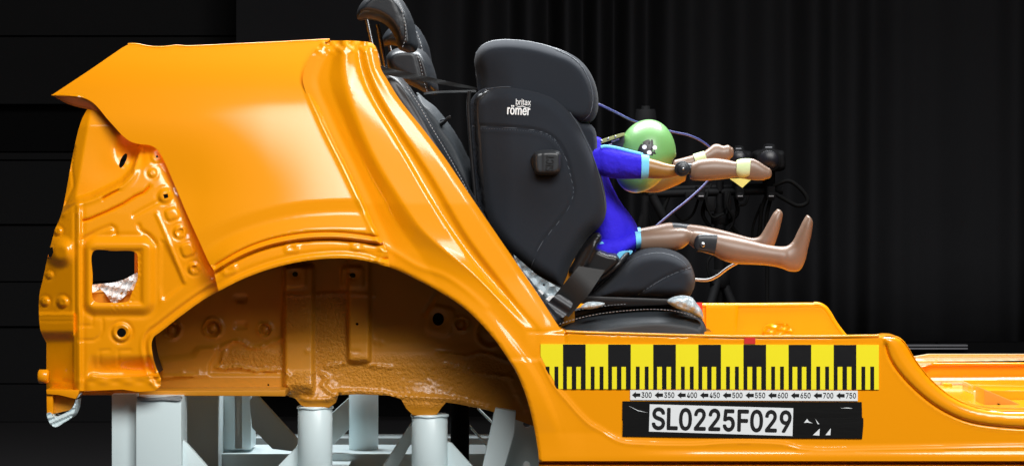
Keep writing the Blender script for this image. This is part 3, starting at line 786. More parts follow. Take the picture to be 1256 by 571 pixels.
house = relief('wheel_housing', car, M['under'], HB, hh_, Y0=HY, s=2.5, thick=.004, holes=HOLES_H, sharp=75, attr={'seal': seal})
slab('dark_hole_backing', P(330, 0, HY).x, P(640, 0, HY).x, HY+.05, HY+.06, P(0, 450, HY).z, P(0, 300, HY).z, M['rig'], car)  # black sheet added behind the housing holes to keep them dark
# outer wheel arch: sheet from the opening back to the housing wall
q = resample(ARCH[ARCH[:, 1] < 560], 6, False); V = []
for x, y in q:
    a = P(x, y, .0)
    for t, Y_ in ((0, .045), (.6, .06), (1.2, .09), (1.8, .18), (2, HY+.005)):
        off = Vector((x-430, 0, -(y-480))).normalized()*(.012+.006*t)
        V.append((a.x+off.x, Y_, a.z+off.z))
F = [(i*5+j, i*5+j+1, i*5+6+j, i*5+5+j) for i in range(len(q)-1) for j in range(4)]
wa = link('wheel_arch', mesh_np('wheel_arch', V, F, True), M['seal'], car)  # coloured dark to cut bounce, so the housing top looks shaded
# underbody: longitudinal rails, floor pan, boot floor
prism('floor_rail', car, M['under'], [(98, 479), (350, 478), (350, 485.5), (98, 484)], .12, .238, .002)
fz = ZC-.558
slab('floor_pan', P(664, 0, 0).x, 1.45, .117, 1.50, fz-.02, fz, M['paint'], car)
slab('boot_floor', P(110, 0, 0).x, P(560, 0, 0).x, .30, .84, ZC-.462, ZC-.45, M['under'], car)
# cross member on the floor
CM = [(1208, 479), (1218, 482), (1256, 500), (1300, 522), (1300, 545), (1208, 545)]
prism('cross_member', car, M['paint'], [(1208, 478), (1300, 478), (1300, 545), (1208, 545)], .95, 1.30, .004)
prism('seat_bracket', car, M['under'], [(1207, 477), (1213, 479), (1262, 500), (1300, 512), (1300, 560), (1207, 560)], .80, .93, .003)
# rear bench mount wall (hidden mostly)
slab('seat_pan', P(664, 0, 0).x, P(880, 0, 0).x, .13, 1.48, fz, P(0, 411, 0).z, M['paint'], car)
# far side: the same pressings mirrored at the other side of the car
WIDTH = 1.615
def mirrored(o, dy=0):
    c = o.copy(); COL.objects.link(c)
    c.parent = car; c.matrix_parent_inverse = Matrix.Translation(-car.location) @ Matrix.Translation((0, WIDTH+dy, 0)) @ Matrix.Diagonal((1, -1, 1, 1))
    return c
for o in (frame, inner, quarter, wa): mirrored(o)
# inner pressings of the far sill seen over the near one
FI = WIDTH-INN
def farp(x, y): return (CX+(x-CX)*(CAMD+FI)/CAMD, y)
tube('sill_bead', car, M['paint'], [(P(x, y, .012).x, FI+.004, P(x, y, .012).z) for x, y in resample(np.array([(850, 411), (900, 412.4), (1000, 412.4), (1080, 411.6), (1096, 412)]), 8, False)], .0065, 10, False)
tube('sill_bead', car, M['paint'], [(P(x, y, .012).x, FI+.004, P(x, y, .012).z) for x, y in ENDC[3:]], .0065, 10, False)
g = relief('sill_pressing', car, M['paint'], [(866, 374), (905, 374), (906, 380), (903, 412), (866, 412)], lambda X, Y: 6*ss(-1, 3, np.minimum(905-X, Y-372)), Y0=FI-.004, s=3, thick=.008, sharp=60)
g = relief('sill_pressing', car, M['paint'], crom([(938, 400), (946, 397), (958, 396), (967, 398), (972, 414), (938, 414)], 3, True), lambda X, Y: 9+4*np.sin(X*.5+Y*.4)+3*np.sin(Y*.9-X*.2), Y0=FI-.004, s=2, thick=.012, sharp=60)
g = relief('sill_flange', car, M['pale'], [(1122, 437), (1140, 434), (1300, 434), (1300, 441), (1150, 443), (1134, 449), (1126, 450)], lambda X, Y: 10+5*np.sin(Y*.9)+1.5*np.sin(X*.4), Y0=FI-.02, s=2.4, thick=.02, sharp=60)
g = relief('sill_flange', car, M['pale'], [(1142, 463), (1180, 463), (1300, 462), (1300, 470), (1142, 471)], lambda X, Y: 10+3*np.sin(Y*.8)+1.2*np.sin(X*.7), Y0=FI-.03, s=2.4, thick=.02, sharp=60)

prism('floor_rib', car, M['paint'], [(1158, 470), (1168, 470), (1170, 500), (1160, 500)], FI-.10, FI-.03, .003)
prism('floor_bracket', car, M['pale'], [(1198, 481), (1204, 479), (1208, 482), (1208, 494), (1200, 494)], .96, 1.02, .003)
prism('floor_bracket', car, M['paint'], [(1210, 470), (1240, 470), (1246, 478), (1256, 478), (1256, 484), (1210, 484)], FI-.16, FI-.06, .003)
prism('bracket_slot', car, M['rig'], [(1224, 494), (1224, 503), (1242, 503.5)], .796, .81)
cyl('floor_bolt', car, M['metal'], P(1186, 476.5, FI-.04), P(1186, 476.5, FI-.01), .006, 12)
# ---- markings stuck to the sill
SY = .0035
scale = prism('scale_strip', car, M['yellow'], [(663, 421.5), (1078, 422.5), (1078, 477.3), (685.5, 476.5), (678, 464), (668, 446), (663, 436)], SY, SY+.0045)
def clipb(x0, y0, x1, y1, m, nm):
    prism(nm, scale, m, rect(x0, y0, x1, y1), SY-.0008, SY+.001)
pitch = 415/15
for i in range(15):
    x = 663+i*pitch
    if i % 2:
        clipb(x, 421.8+i*.05, x+pitch, 449, M['blackv'], 'black_block')
        for a, b in ((0, 4.7), (10.7, 16.2), (21.8, pitch)): clipb(x+a, 449, x+b, 476.6+i*.04, M['blackv'], 'black_bar')
    else:
        for a in (6.3, 17.2):
            if i == 0:
                prism('black_bar', scale, M['blackv'], [(x+a, 449), (x+a+4.7, 449), (x+a+4.7, min(477, 476 if a > 10 else 459)), (x+a+2 if a > 10 else x+a+4, 476 if a > 10 else 458), (x+a, 471 if a > 10 else 451)], SY-.0008, SY+.001)
            else: clipb(x+a, 449, x+a+4.7, 476.6+i*.04, M['blackv'], 'black_bar')
nums = prism('number_strip', car, M['plate'], [(773, 477.8), (1052, 478.6), (1052, 491.2), (773, 490)], SY, SY+.004)
for i in range(10):
    x = 776+i*27.85; y = 483.8+i*.09
    prism('arrow', nums, M['black'], [(x-.8, y), (x+4, y-4), (x+4, y-2), (x+9.4, y-2), (x+9.4, y+2), (x+4, y+2), (x+4, y+4)], SY-.0006, SY+.0005)
    text('number', nums, M['black'], str(300+50*i), x+11, y-3.4, x+23.2, y+3.2, SY-.0008, bold=.02)
tp = prism('black_tape', car, M['tapeb'], [(763.5, 491.5), (900, 492), (1057, 492.5), (1057.5, 513.5), (763.2, 514)], SY-.0002, SY+.0045)
prism('black_tape', car, M['tapeb'], [(764, 513), (1059, 512), (1059, 520), (1057.5, 537), (900, 536), (763.5, 534.5)], SY-.0010, SY+.0045)
for tri in ([(997, 533), (1005.5, 525), (1005, 533.5)], [(1012.5, 533), (1019, 524.5), (1018.5, 533)], [(986, 518), (990, 513), (992, 516), (997, 518.5), (990, 517.5)], [(1000, 513), (1005, 519.5), (1003, 519.5)], [(1031, 500), (1040, 499.2), (1046, 500.4), (1040, 500.2)], [(771, 497), (782, 502.4), (795, 505.6), (782, 503.2)]):
    prism('torn_tape_edge', tp, M['plate'], tri, SY-.0016, SY+.001)
pl = prism('number_plate', car, M['plate'], [(797, 495.2), (973, 500), (972, 534), (796, 528.5)], SY-.0016, SY+.002)
text('lettering', pl, M['black'], 'SL0225F029', 800.5, 501.5, 970, 527.5, SY-.0026, rot=.0235, bold=.036)
prism('red_tape', car, M['red'], rect(913, 413.3, 926.5, 421.5), SY-.001, SY+.005)
prism('red_tape', car, M['red'], rect(852, 371, 861.5, 386), FI-.016, FI-.002)

# ================================================================== SUPPORT STAND
st = thing('support_stand', 'pale blue-grey welded steel stand carrying the orange body shell', 'stand', tuple(P(400, 600, .6)))
ZB = ZC-.70
def post(px, Y, r_px, ytop, name='column', bot=ZB, m=None):
    a = P(px, ytop, Y); r = r_px/PPM*(CAMD+Y)/CAMD
    c = cyl(name, st, m or M['steel'], a, (a.x, a.y, bot), r, 32)
    return c
post(386.5, .25, 21.2, 497)
post(527, .25, 22, 507)
post(446, 1.0, 18, 478)
post(292.5, .55, 4.3, 470, 'rod', P(0, 549, .55).z)
cyl('rod_sleeve', st, M['steel'], P(292.5, 470, .55), P(292.5, 509, .55), .0082, 20)
post(564, .75, 11.5, 486, 'damper', m=M['rig'])
for i, (px, Y, r, y) in enumerate(((386.5, .25, 21.2, 499), (527, .25, 22, 509))):   # weld rings
    pts = []
    for k in range(33):
        a = 2*math.pi*k/32; rr = r/PPM*(CAMD+Y)/CAMD+.001
        c = P(px, y, Y); pts.append((c.x+rr*math.cos(a), c.y+rr*math.sin(a), c.z+.0012*math.sin(5*a)))
    tube('weld', st, M['steel'], pts, .0022, 6, False, False)
prism('column', st, M['steel'], rect(166.5, 486, 222.5, 640), .06, .17, .004)
prism('flange_plate', st, M['steel'], rect(137, 483, 168, 640), .085, .21, .002)
prism('weld', st, M['weld'], crom([(168, 486), (180, 487.5), (200, 486.5), (222, 486), (222, 490), (200, 490), (178, 491), (170, 490)], 3, True), .055, .07)
prism('gusset', st, M['steel'], [(222, 540), (226, 540), (258, 576), (258, 640), (222, 640)], .09, .11, .001)
prism('column', st, M['steel'], rect(226, 480, 268, 640), .80, .95, .004)
prism('column', st, M['steel'], rect(271, 480, 308, 551), .92, 1.05, .004)
prism('brace', st, M['steel'], [(306, 492), (310, 484), (315, 484), (367, 541), (360, 553), (334, 550), (309, 524)], .70, .73, .002)
prism('brace', st, M['steel'], [(407, 506), (428, 487), (428, 526), (407, 546)], .90, .92, .002)
prism('gusset', st, M['steel'], [(366, 545), (336, 576), (336, 640), (366, 640)], .255, .275, .001)
prism('gusset', st, M['steel'], [(548, 541), (554, 543), (584, 576), (584, 640), (548, 640)], .255, .275, .001)
prism('brace', st, M['steel'], [(466, 576), (507, 514), (507, 538), (486, 576)], .45, .50, .003)
prism('beam', st, M['steel'], [(607.5, 500), (633, 504), (631, 530), (618, 576), (612, 640), (578, 640), (591, 576)], .20, .30, .003)
hp_ = [ell(646, 519.5, 4.4, 4.4, 0, 14), ell(646, 569, 4.2, 4.2, 0, 14)]
relief('bolt_plate', st, M['steel'], [(622, 500), (680, 516), (680, 640), (610, 640)], lambda X, Y: 0*X, Y0=.31, s=8, thick=.012, holes=hp_, sharp=40)
tube('tie_rod', st, M['steel'], [P(586, 500, .6), P(607, 521, .6)], .003, 8, False)
tube('tie_rod', st, M['steel'], [P(575, 521, .8), P(603, 552, .8)], .003, 8, False)
x0, x1 = P(130, 0, .2).x, P(690, 0, .2).x
for nm, ya, yb, z1 in (('base_beam', .20, .36, ZB), ('base_beam', .88, 1.12, ZB+.012), ('base_beam', 1.3, 1.42, ZB+.012)):
    slab(nm, x0, x1, ya, yb, z1-.12, z1, M['steel'], st)
for px in (180, 386, 527, 640):
    a = P(px, 0, .3).x; slab('base_beam', a-.05, a+.05, .362, .878, ZB-.10, ZB-.006, M['steel'], st)
for px, Y in ((180, .28), (386, .28), (527, .28), (640, .28), (200, 1.36), (446, 1.36), (640, 1.36)):
    a = P(px, 0, Y); slab('foot', a.x-.06, a.x+.06, Y-.05, Y+.05, 0, ZB-.12, M['steel'], st)
# front support under the sill
for px in (800, 1150):
    a = P(px, 0, .08); slab('column', a.x-.05, a.x+.05, .2, .3, 0, fz-.02, M['steel'], st)

# ================================================================== REAR BENCH
bench = thing('rear_bench_seat', 'anthracite leather rear bench seat with headrests inside the orange shell', 'car seat', tuple(P(690, 410, .7)))
def seam(name, par, line, Yf, r=.0009, m=None, step=2.5):
    q = crom(line, step); tube(name, par, m or M['piping'], [P(x, y, Yf(x, y) if callable(Yf) else Yf) for x, y in q], r, 6, False)
def stitches(name, par, line, Yf, dash=3.0, gap=2.2, r=.0007, m=None):
    q = resample(crom(line, 1.0), 1.0, False); objs = []; L = 0; i = 0; st_ = []
    acc = np.concatenate([[0], np.cumsum(np.linalg.norm(np.diff(q, axis=0), axis=1))])
    t = 0; V = []; F = []
    while t+dash < acc[-1]:
        a = np.array([np.interp(t, acc, q[:, k]) for k in (0, 1)]); b = np.array([np.interp(t+dash, acc, q[:, k]) for k in (0, 1)])
        d = b-a; nrm = np.array([-d[1], d[0]])/max(np.linalg.norm(d), 1e-6)*r*PPM
        for (p, off) in ((a, -1), (b, -1), (b, 1), (a, 1)):
            pp = p+nrm*off; y_ = Yf(p[0], p[1]) if callable(Yf) else Yf
            V.append(tuple(P(pp[0], pp[1], y_)))
        k = len(V)-4
        m_ = (a+b)/2; y_ = Yf(m_[0], m_[1]) if callable(Yf) else Yf
        V.append(tuple(P(m_[0], m_[1], y_-.0012)))
        F += [(k, k+1, k+4), (k+1, k+2, k+4), (k+2, k+3, k+4), (k+3, k, k+4)]
        t += dash+gap
    o = link(name, mesh_np(name, V, F, False), m or M['thread'], par); o['kind'] = 'stuff'
    return o
# cushion: long bolster across the car
CU = [(676, 414), (680, 402), (690, 394), (712, 387), (740, 382), (770, 378.5), (800, 377), (825, 378.5), (845, 382), (857, 387), (862, 394), (864.5, 405), (864, 416), (770, 420)]
ST1 = [(686, 397), (715, 388.5), (745, 383), (775, 380), (800, 379), (828, 381), (855, 389)]
cush = inflated('cushion', bench, M['leather2'], CU, .36, .50, 14, lambda X, Y: -4*gb(dseg(X, Y, ST1), 2.2)+1.5*np.sin(X*.05+Y*.1), s=3.0)
stitches('stitching', cush, ST1, .112, 2.2, 2.0)
CU2 = [(690, 390), (703, 382), (730, 376), (760, 373), (800, 371), (830, 372), (850, 380), (853, 392), (770, 398), (700, 400)]
c2 = inflated('cushion', bench, M['leather'], CU2, .62, .70, 14, None, s=4)
stitches('stitching', cush, [(702, 381.5), (728, 376.5), (752, 373.8), (768, 372.6)], .2, 2.0, 2.0)
# near side of the backrest
BK = [(466, 80), (478, 86), (490, 93), (504, 108), (518, 130), (534, 157), (550, 184), (568, 216), (588, 252), (602, 276), (625, 310), (660, 352), (692, 392), (670, 405), (630, 360), (560, 262), (510, 182), (474, 120)]
SB1 = [(499, 106), (514, 129), (530, 157), (546, 184), (564, 216), (583, 252), (597, 276)]
SB2 = [(484, 100), (505, 130), (530, 170), (556, 212), (580, 248)]
back = inflated('backrest', bench, M['leather'], BK, .24, .20, 10, lambda X, Y: -5*gb(dseg(X, Y, SB1), 2.5)-4*gb(dseg(X, Y, SB2), 2.2), s=3)
stitches('stitching', back, SB1, .158, 2.6, 1.6, .0008)
seam('piping', back, SB2, .145, .0008)
BK2 = [(512, 114), (522, 122), (534, 131), (546, 145), (557, 160), (566, 175), (576, 195), (583, 208), (586, 225), (586, 250), (600, 280), (580, 280), (552, 230), (520, 165)]
b2 = inflated('backrest', bench, M['leather2'], BK2, .50, .42, 10, lambda X, Y: -6*gb(dseg(X, Y, [(545, 158), (556, 172), (566, 187), (572, 190), (583, 206)]), 2.2)-4*gb(dseg(X, Y, [(566, 190), (578, 222), (584, 245)]), 2.2), s=3)
BK3 = [(520, 128), (538, 142), (560, 175), (580, 215), (592, 250), (640, 330), (700, 395), (650, 400), (560, 280), (510, 170)]
inflated('backrest', bench, M['leather'], BK3, 1.05, .62, 14, None, s=5)
tube('release_strap', bench, M['plastic'], [P(540, 153, .30), P(545, 150, .28), P(549, 145, .275), P(553, 144, .275)], [.005, .004, .004, .006], 10)
tube('release_strap', bench, M['piping'], [P(540, 148, .292), P(544, 146.5, .285), P(548, 146, .28)], .002, 8)
# headrests
HR = [(439, 24), (438.5, 15), (442, 7), (450, -2), (464, -10), (480, -11), (491, -3), (501, 12), (507.5, 27), (511, 44), (512.5, 58), (508, 64), (497, 64), (489, 60), (486, 50), (478, 36), (466, 27), (452, 23.5)]
HS = [(480, -10), (487, 0), (493, 14), (497, 30), (497.5, 46), (493, 60)]
HS2 = [(474, -9), (485, 4), (491, 20), (492, 34), (488, 48)]
def headrest(dx, dy, Y, k, label=None):
    f = lambda pts: [(CX+(x-CX)*k+dx, CY+(y-CY)*k+dy) for x, y in pts]
    h = inflated('headrest', bench, M['leather'], f(HR), Y, .20, 11, lambda X, Yy: -5*gb(dseg(X, Yy, f(HS)), 2.0)-2.0*gb(dseg(X, Yy, f(HS2)), 1.2), s=2.4)
    stitches('stitching', h, f(HS), Y-.10, 2.4, 2.0, .0007)
    for a, b in (((450, 24), (463, 70)), ((463, 30), (474, 74))):
        (xa, ya), (xb, yb) = f([a, b]); tube('headrest_post', h, M['chrome'], [P(xa, ya, Y-.06 if a[0] < 455 else Y+.06), P(xb, yb+14*k, Y-.06 if a[0] < 455 else Y+.06)], .0055, 12, False)
    return h
headrest(0, 0, .33, 1.0)
headrest(-1, 0, 1.22, .835)
MH = [(473, 76), (476, 67), (484, 61), (498, 58.5), (510, 59), (520, 63), (528, 73), (533.5, 87), (537, 102), (537.5, 114), (528, 116), (510, 108), (490, 98), (477, 88)]
MS = [(506, 59), (513, 70), (517, 85), (520, 100), (524, 113)]
mh = inflated('headrest', bench, M['leather'], MH, .76, .26, 11, lambda X, Y: -5*gb(dseg(X, Y, MS), 2)-4*gb(dseg(X, Y, [(517, 61), (525, 76), (530, 92), (534, 112)]), 2), s=2.6)
stitches('stitching', mh, MS, .63, 2.2, 2.0, .0007)

# ================================================================== CHILD SEAT
cs = thing('child_seat', 'tall charcoal child car seat with side wings and white logo', 'child seat', tuple(P(740, 372, .42)))
CSY = .205
HD = [(584, 92), (581.5, 76), (584, 65), (591, 56.5), (602, 51), (616, 49), (634, 49.3), (656, 52.5), (680, 59), (702, 67.5), (716, 78.5), (726, 93), (732, 109), (734, 125), (733, 137), (728.5, 146.5), (721, 151.8), (713, 154), (700, 152), (660, 140), (610, 134), (588, 118)]
HDS = [(680, 61), (700, 71), (713, 83), (721, 98), (725.5, 113), (726, 127), (722, 141), (712, 150)]
hd = inflated('headrest', cs, M['fabric'], HD, CSY+.108, .16, 16, lambda X, Y: -7*gb(dseg(X, Y, HDS), 2.2)-38*ss(635, 583, X)*ss(58, 110, Y), s=3)
inflated('headrest', cs, M['fabric'], HD, CSY+.40, .12, 16, None, s=4)
inflated('headrest', cs, M['fabric'], [(584, 70), (592, 57), (606, 51), (630, 51), (640, 60), (634, 110), (600, 116), (585, 100)], CSY+.255, .28, 10, None, s=5)
# lighter welt added to draw the lamp-lit rim along the headrest top
seam('piping', hd, [(584, 66), (591, 57), (602, 51.5), (616, 49.6), (634, 50), (656, 53.2), (680, 59.6), (700, 67.8), (714, 78.5), (724, 93), (730.5, 109)], CSY+.105, .0022)
inflated('inner_pad', cs, M['fabric'], [(706, 146), (716, 150), (724, 152), (729.5, 158), (732, 168), (732.5, 182), (731, 205), (722, 205), (710, 180)], CSY+.10, .10, 8, None, s=3)
BR = [(588, 111.5), (598, 107), (610, 104.8), (626, 104.3), (644, 106.5), (662, 110.5), (679, 117), (693, 127.5), (703, 139), (711, 151), (718, 165), (726, 182), (733, 201), (739, 222), (743, 242), (744, 255), (741.5, 268), (735, 279), (727, 286), (719, 295), (711, 309), (702, 326), (695, 344), (689, 355), (674, 349), (655, 337), (638, 324), (620, 308), (606, 294), (595, 278), (588, 260), (584, 236), (581, 205), (578, 165), (576.5, 140), (578, 122)]
SM1 = [(577, 155), (606, 156.3), (632, 158), (655, 160.5), (670, 165), (681, 173), (689, 185), (695, 200), (700, 220), (702.5, 234), (699, 249), (688, 267), (675, 283), (663, 299), (655, 316), (650, 331)]
SM2 = crom(BR[3:26], 4)
def hbr(X, Y):
    pan = np.array(SM1+[(600, 290), (585, 250), (577, 180)], float)
    h = -7*gb(dseg(X, Y, crom(SM1, 4)), 2.0)
    h = h-3.0*np.where(inside(X, Y, pan), ss(0, 10, dseg(X, Y, crom(SM1, 4))), 0)
    h = h+26*gb(np.hypot((X-664)/34, (Y-203)/42), 1)-14*gb(np.hypot((X-672)/17, (Y-203)/19), 1)
    h = h-34*ss(630, 580, X)
    h = h+1.2*np.sin(X*.045+1)*np.sin(Y*.05)
    return h
br = inflated('backrest', cs, M['fabric'], BR, CSY+.075, .15, 20, hbr, s=2.8)
def ysurf(obj_out, Yc, T, R, hf_):
    ol = crom(obj_out, 3, True)
    def f(x, y):
        d = dseg(np.array([float(x)]), np.array([float(y)]), ol, True)[0]; q = min(max(1-d/R, 0), 1)
        return Yc-T/2*math.sqrt(max(0, 1-q*q))-(hf_(np.array([float(x)]), np.array([float(y)]))[0]/1000*min(d/4, 1) if hf_ else 0)
    return f
YBR = ysurf(BR, CSY+.075, .15, 20, hbr)
def off_c(line, k):   # a px position on the middle plane as it appears on the front surface
    return line
# stitch along the upper seam, two rows
def fshift(line, Yc, Yf):
    k = (CAMD+Yc)/CAMD
    out = []
    for x, y in line:
        yf = Yf(x, y); kk = (CAMD+yf)/CAMD; out.append((CX+(x-CX)*k/kk, CY+(y-CY)*k/kk))
    return out
def onsurf(Yc, f):
    k = (CAMD+Yc)/CAMD
    def g(x, y):
        # x, y already shifted to the front surface; undo roughly
        return f(CX+(x-CX)/1.012, CY+(y-CY)/1.012)
    return g
Yg = onsurf(CSY+.075, YBR)
stitches('stitching', br, fshift([(x, y+2.2) for x, y in SM1[:9]], CSY+.075, YBR), lambda x, y: Yg(x, y)-.0004, 1.6, 1.6, .0004, M['piping'])
seam('piping', br, fshift(SM1, CSY+.075, YBR), lambda x, y: Yg(x, y)-.0002, .0011)
seam('piping', br, fshift([(x+(-2 if x > 700 else 0), y+3) for x, y in BR[0:16]], CSY+.075, YBR), lambda x, y: Yg(x, y)-.0002, .0009)
inflated('backrest', cs, M['fabric'], BR, CSY+.42, .12, 18, None, s=5)
inflated('back_shell', cs, M['plastic'], [(580, 120), (600, 108), (630, 110), (640, 180), (650, 260), (690, 330), (700, 350), (672, 346), (620, 305), (594, 272), (584, 230), (579, 170)], CSY+.25, .42, 8, None, s=5)
tube('back_trim', cs, M['plastic'], [P(576, 112, CSY+.06), P(574.5, 130, CSY+.06), P(576, 160, CSY+.06), P(579, 200, CSY+.06), P(583, 245, CSY+.06)], .0045, 8)
tube('base_trim', cs, M['plastic'], [P(600, 292, CSY+.03), P(622, 313, CSY+.02), P(645, 332, CSY+.015), P(668, 347.5, CSY+.01), P(694, 357.5, CSY+.01)], .0085, 10, flat=.8)
# logo
yl = YBR(636, 130)-.0012
k1 = lambda x, y: (x, y)
text('logo', br, M['white'], 'römer', 622.5, 129.6, 650, 140.8, yl-.0010, rot=.05, bold=.03)
text('logo', br, M['white'], 'britax', 632.8, 121.6, 651, 129.0, yl-.0010, rot=.05, bold=.015)
tube('logo', br, M['white'], [P(632.5, 129.6, yl), P(636.5, 131.2, yl), P(641, 130.2, yl), P(646, 132.6, yl), P(650.5, 130.8, yl)], [.0003, .001, .0009, .001, .0003], 6, flat=.4)
# side impact block
YB_ = YBR(668, 200)
sb_o = [(655, 187.5), (660, 185), (684, 184.6), (688, 188), (688.5, 198), (687, 210), (683, 213.5), (672, 214.5), (658, 213.5), (655, 209)]
sict = inflated('side_impact_block', cs, M['blockg'], sb_o, YB_-.008, .066, 5, lambda X, Y: -3*gb(X-664, 1.2), s=2)
inflated('block_socket', cs, M['plastic'], [(650, 196), (653, 190), (658, 187), (662, 196), (662, 206), (658, 211), (653, 208)], YB_+.002, .03, 3, None, s=2)
t_ = text('lettering', sict, M['black'], 'SICT', 665, 195, 684, 204.5, YB_-.0430, rot=-math.pi/2+.08, bold=.02)
for o_ in (t_,): o_.data.materials.clear(); o_.data.materials.append(M['black'])
# booster cushion
BC = [(716, 366), (726, 359), (738, 348), (750, 336), (762, 323), (773, 313), (786, 306), (802, 303), (818, 304.5), (833, 310), (844, 319), (850, 331), (852.5, 344), (850, 355), (844, 363), (830, 366.5), (800, 367.5), (765, 367), (740, 367.5)]
BS = [(846, 327), (830, 331), (812, 339), (796, 348.5), (782, 358), (770, 366)]
BS2 = [(764, 326), (776, 316.5), (790, 311), (806, 309), (822, 312), (836, 320), (842, 329)]
hbc = lambda X, Y: -7*gb(dseg(X, Y, crom(BS, 4)), 2.0)-5*gb(dseg(X, Y, crom(BS2, 4)), 2.0)+2*np.sin(X*.06)*np.sin(Y*.07)
bc = inflated('booster_cushion', cs, M['fabric'], BC, CSY+.10, .20, 18, hbc, s=2.8)
YBC = ysurf(BC, CSY+.10, .20, 18, hbc); Yg2 = onsurf(CSY+.10, YBC)
for ln in (BS, BS2): seam('piping', bc, fshift(ln, CSY+.10, YBC), lambda x, y: Yg2(x, y)-.0002, .0011)
YHD = ysurf(HD, CSY+.108, .16, 16, lambda X, Y: -7*gb(dseg(X, Y, HDS), 2.2)); Yg3 = onsurf(CSY+.108, YHD)
seam('piping', hd, fshift(HDS, CSY+.108, YHD), lambda x, y: Yg3(x, y)-.0002, .0011)
inflated('booster_cushion', cs, M['fabric'], BC, CSY+.36, .16, 18, None, s=5)
inflated('booster_base', cs, M['fabric2'], [(725, 360), (745, 338), (780, 320), (830, 322), (845, 335), (848, 355), (840, 366), (735, 368)], CSY+.22, .30, 10, None, s=5)
prism('base_plate', cs, M['plastic'], [(690, 353), (712, 362), (760, 364), (820, 366), (840, 364), (838, 371), (815, 374), (770, 375.5), (712, 372), (690, 362)], CSY+.02, CSY+.44, .004)
# belt guide
inflated('belt_guide', cs, M['plastic'], [(697, 334), (704, 318), (713, 303), (722, 292), (731, 285), (737, 287), (738, 294), (733, 303), (745, 309), (757, 312), (760, 320), (750, 331), (738, 340), (722, 340), (706, 338)], CSY+.06, .13, 5, lambda X, Y: 8*gb(dseg(X, Y, [(715, 325), (722, 312), (728, 300)]), 3), s=2.6)
inflated('belt_guide', cs, M['plastic'], [(711, 325), (716, 316), (723, 308), (726, 313), (725, 322), (717, 330)], CSY+.005, .03, 4, None, s=2.2)
tube('belt_guide', cs, M['plastic'], [P(738, 340, CSY+.02), P(750, 331, CSY+.015), P(760, 322, CSY+.02), P(768, 313, CSY+.04), P(773, 309, CSY+.05)], .0065, 10)

# ---- belts
sbelt = relief('shoulder_belt', None, M['webbing'], np.concatenate([crom([(462, 80), (480, 84.5), (510, 91), (545, 98.8), (594, 109.5)], 3), crom([(594, 111), (560, 106.5), (520, 100), (490, 95), (464, 90.5)], 3)]), lambda X, Y: -(X-462)*1.75+1.2*np.sin(Y*.8+X*.05), Y0=.085, s=2.2, thick=.0018, sharp=40)
tagp(sbelt, 'black seat belt strap stretched from pillar to child seat shoulder', 'seat belt')
ts = strap('top_tether', None, M['webbing'], [P(520, 115, .60), P(537, 113.2, .55), P(560, 112.4, .45), P(584, 112, .36)], .009, (0, .8, .6))
tagp(ts, 'thin black tether strap running level to the back of child seat', 'strap')
lap = thing('lap_belt', 'wide black lap belt with buckle crossing the child seat base', 'seat belt', tuple(P(690, 375, .15)))
bl = relief('webbing', lap, M['webbing'], [(710, 326), (742, 331), (722, 361), (697.5, 388.5), (670.5, 374), (690, 350)], lambda X, Y: 10*np.sin((X-Y-340)*.06)+.6*np.sin((X+Y*.9)*2.2)*0, Y0=.178, s=2.6, thick=.0025, sharp=50)
relief('buckle_sleeve', lap, M['joint'], crom([(683, 361), (686, 361), (702, 371), (702, 374), (692, 388), (688, 389), (670, 377), (670, 374)], 2, True), lambda X, Y: 10+3*np.sin((X*.55-Y*.85+0)*.42), Y0=.170, s=2, thick=.012, sharp=60)
# crumpled sheets round the seat
f1 = inflated('plastic_sheet', None, M['foil'], [(818, 369), (826, 364), (838, 362), (848, 364), (855, 372), (861, 381), (862, 391), (856, 389), (846, 383.5), (832, 379)], .16, .10, 6, lambda X, Y: 4*np.sin(X*.5+Y*.3)+3*np.sin(Y*.7-X*.3), s=2)
tagp(f1, 'crumpled grey plastic sheet at the front edge of bench cushion', 'plastic sheet')
f2 = relief('plastic_sheet', None, M['foil'], [(630, 312), (660, 338), (692, 356), (690, 366), (676, 384), (662, 376), (640, 346)], lambda X, Y: 5*np.sin(X*.25+Y*.4)+4*np.sin(Y*.33-X*.27)+3*np.sin(X*.6), Y0=.20, s=2.5, thick=.002, sharp=30)
tagp(f2, 'crumpled pale plastic sheet between pillar and lap belt buckle', 'plastic sheet')
wt = relief('tape_piece', None, M['foilw'], crom([(656, 357), (662, 355), (667, 359), (664, 363), (669, 366), (675, 362), (681, 363), (677, 370), (670, 370), (663, 367)], 2, True), lambda X, Y: 2*np.sin(X*.5), Y0=.186, s=1.8, thick=.001)
tagp(wt, 'torn scrap of white tape on the plastic sheet beside buckle', 'tape')
f3 = inflated('plastic_sheet', None, M['foil'], [(712, 377), (718, 371), (730, 369.5), (742, 372), (736, 376), (722, 379)], .15, .05, 4, lambda X, Y: 3*np.sin(X*.6), s=2)
tagp(f3, 'small folded plastic sheet under the child seat base', 'plastic sheet')

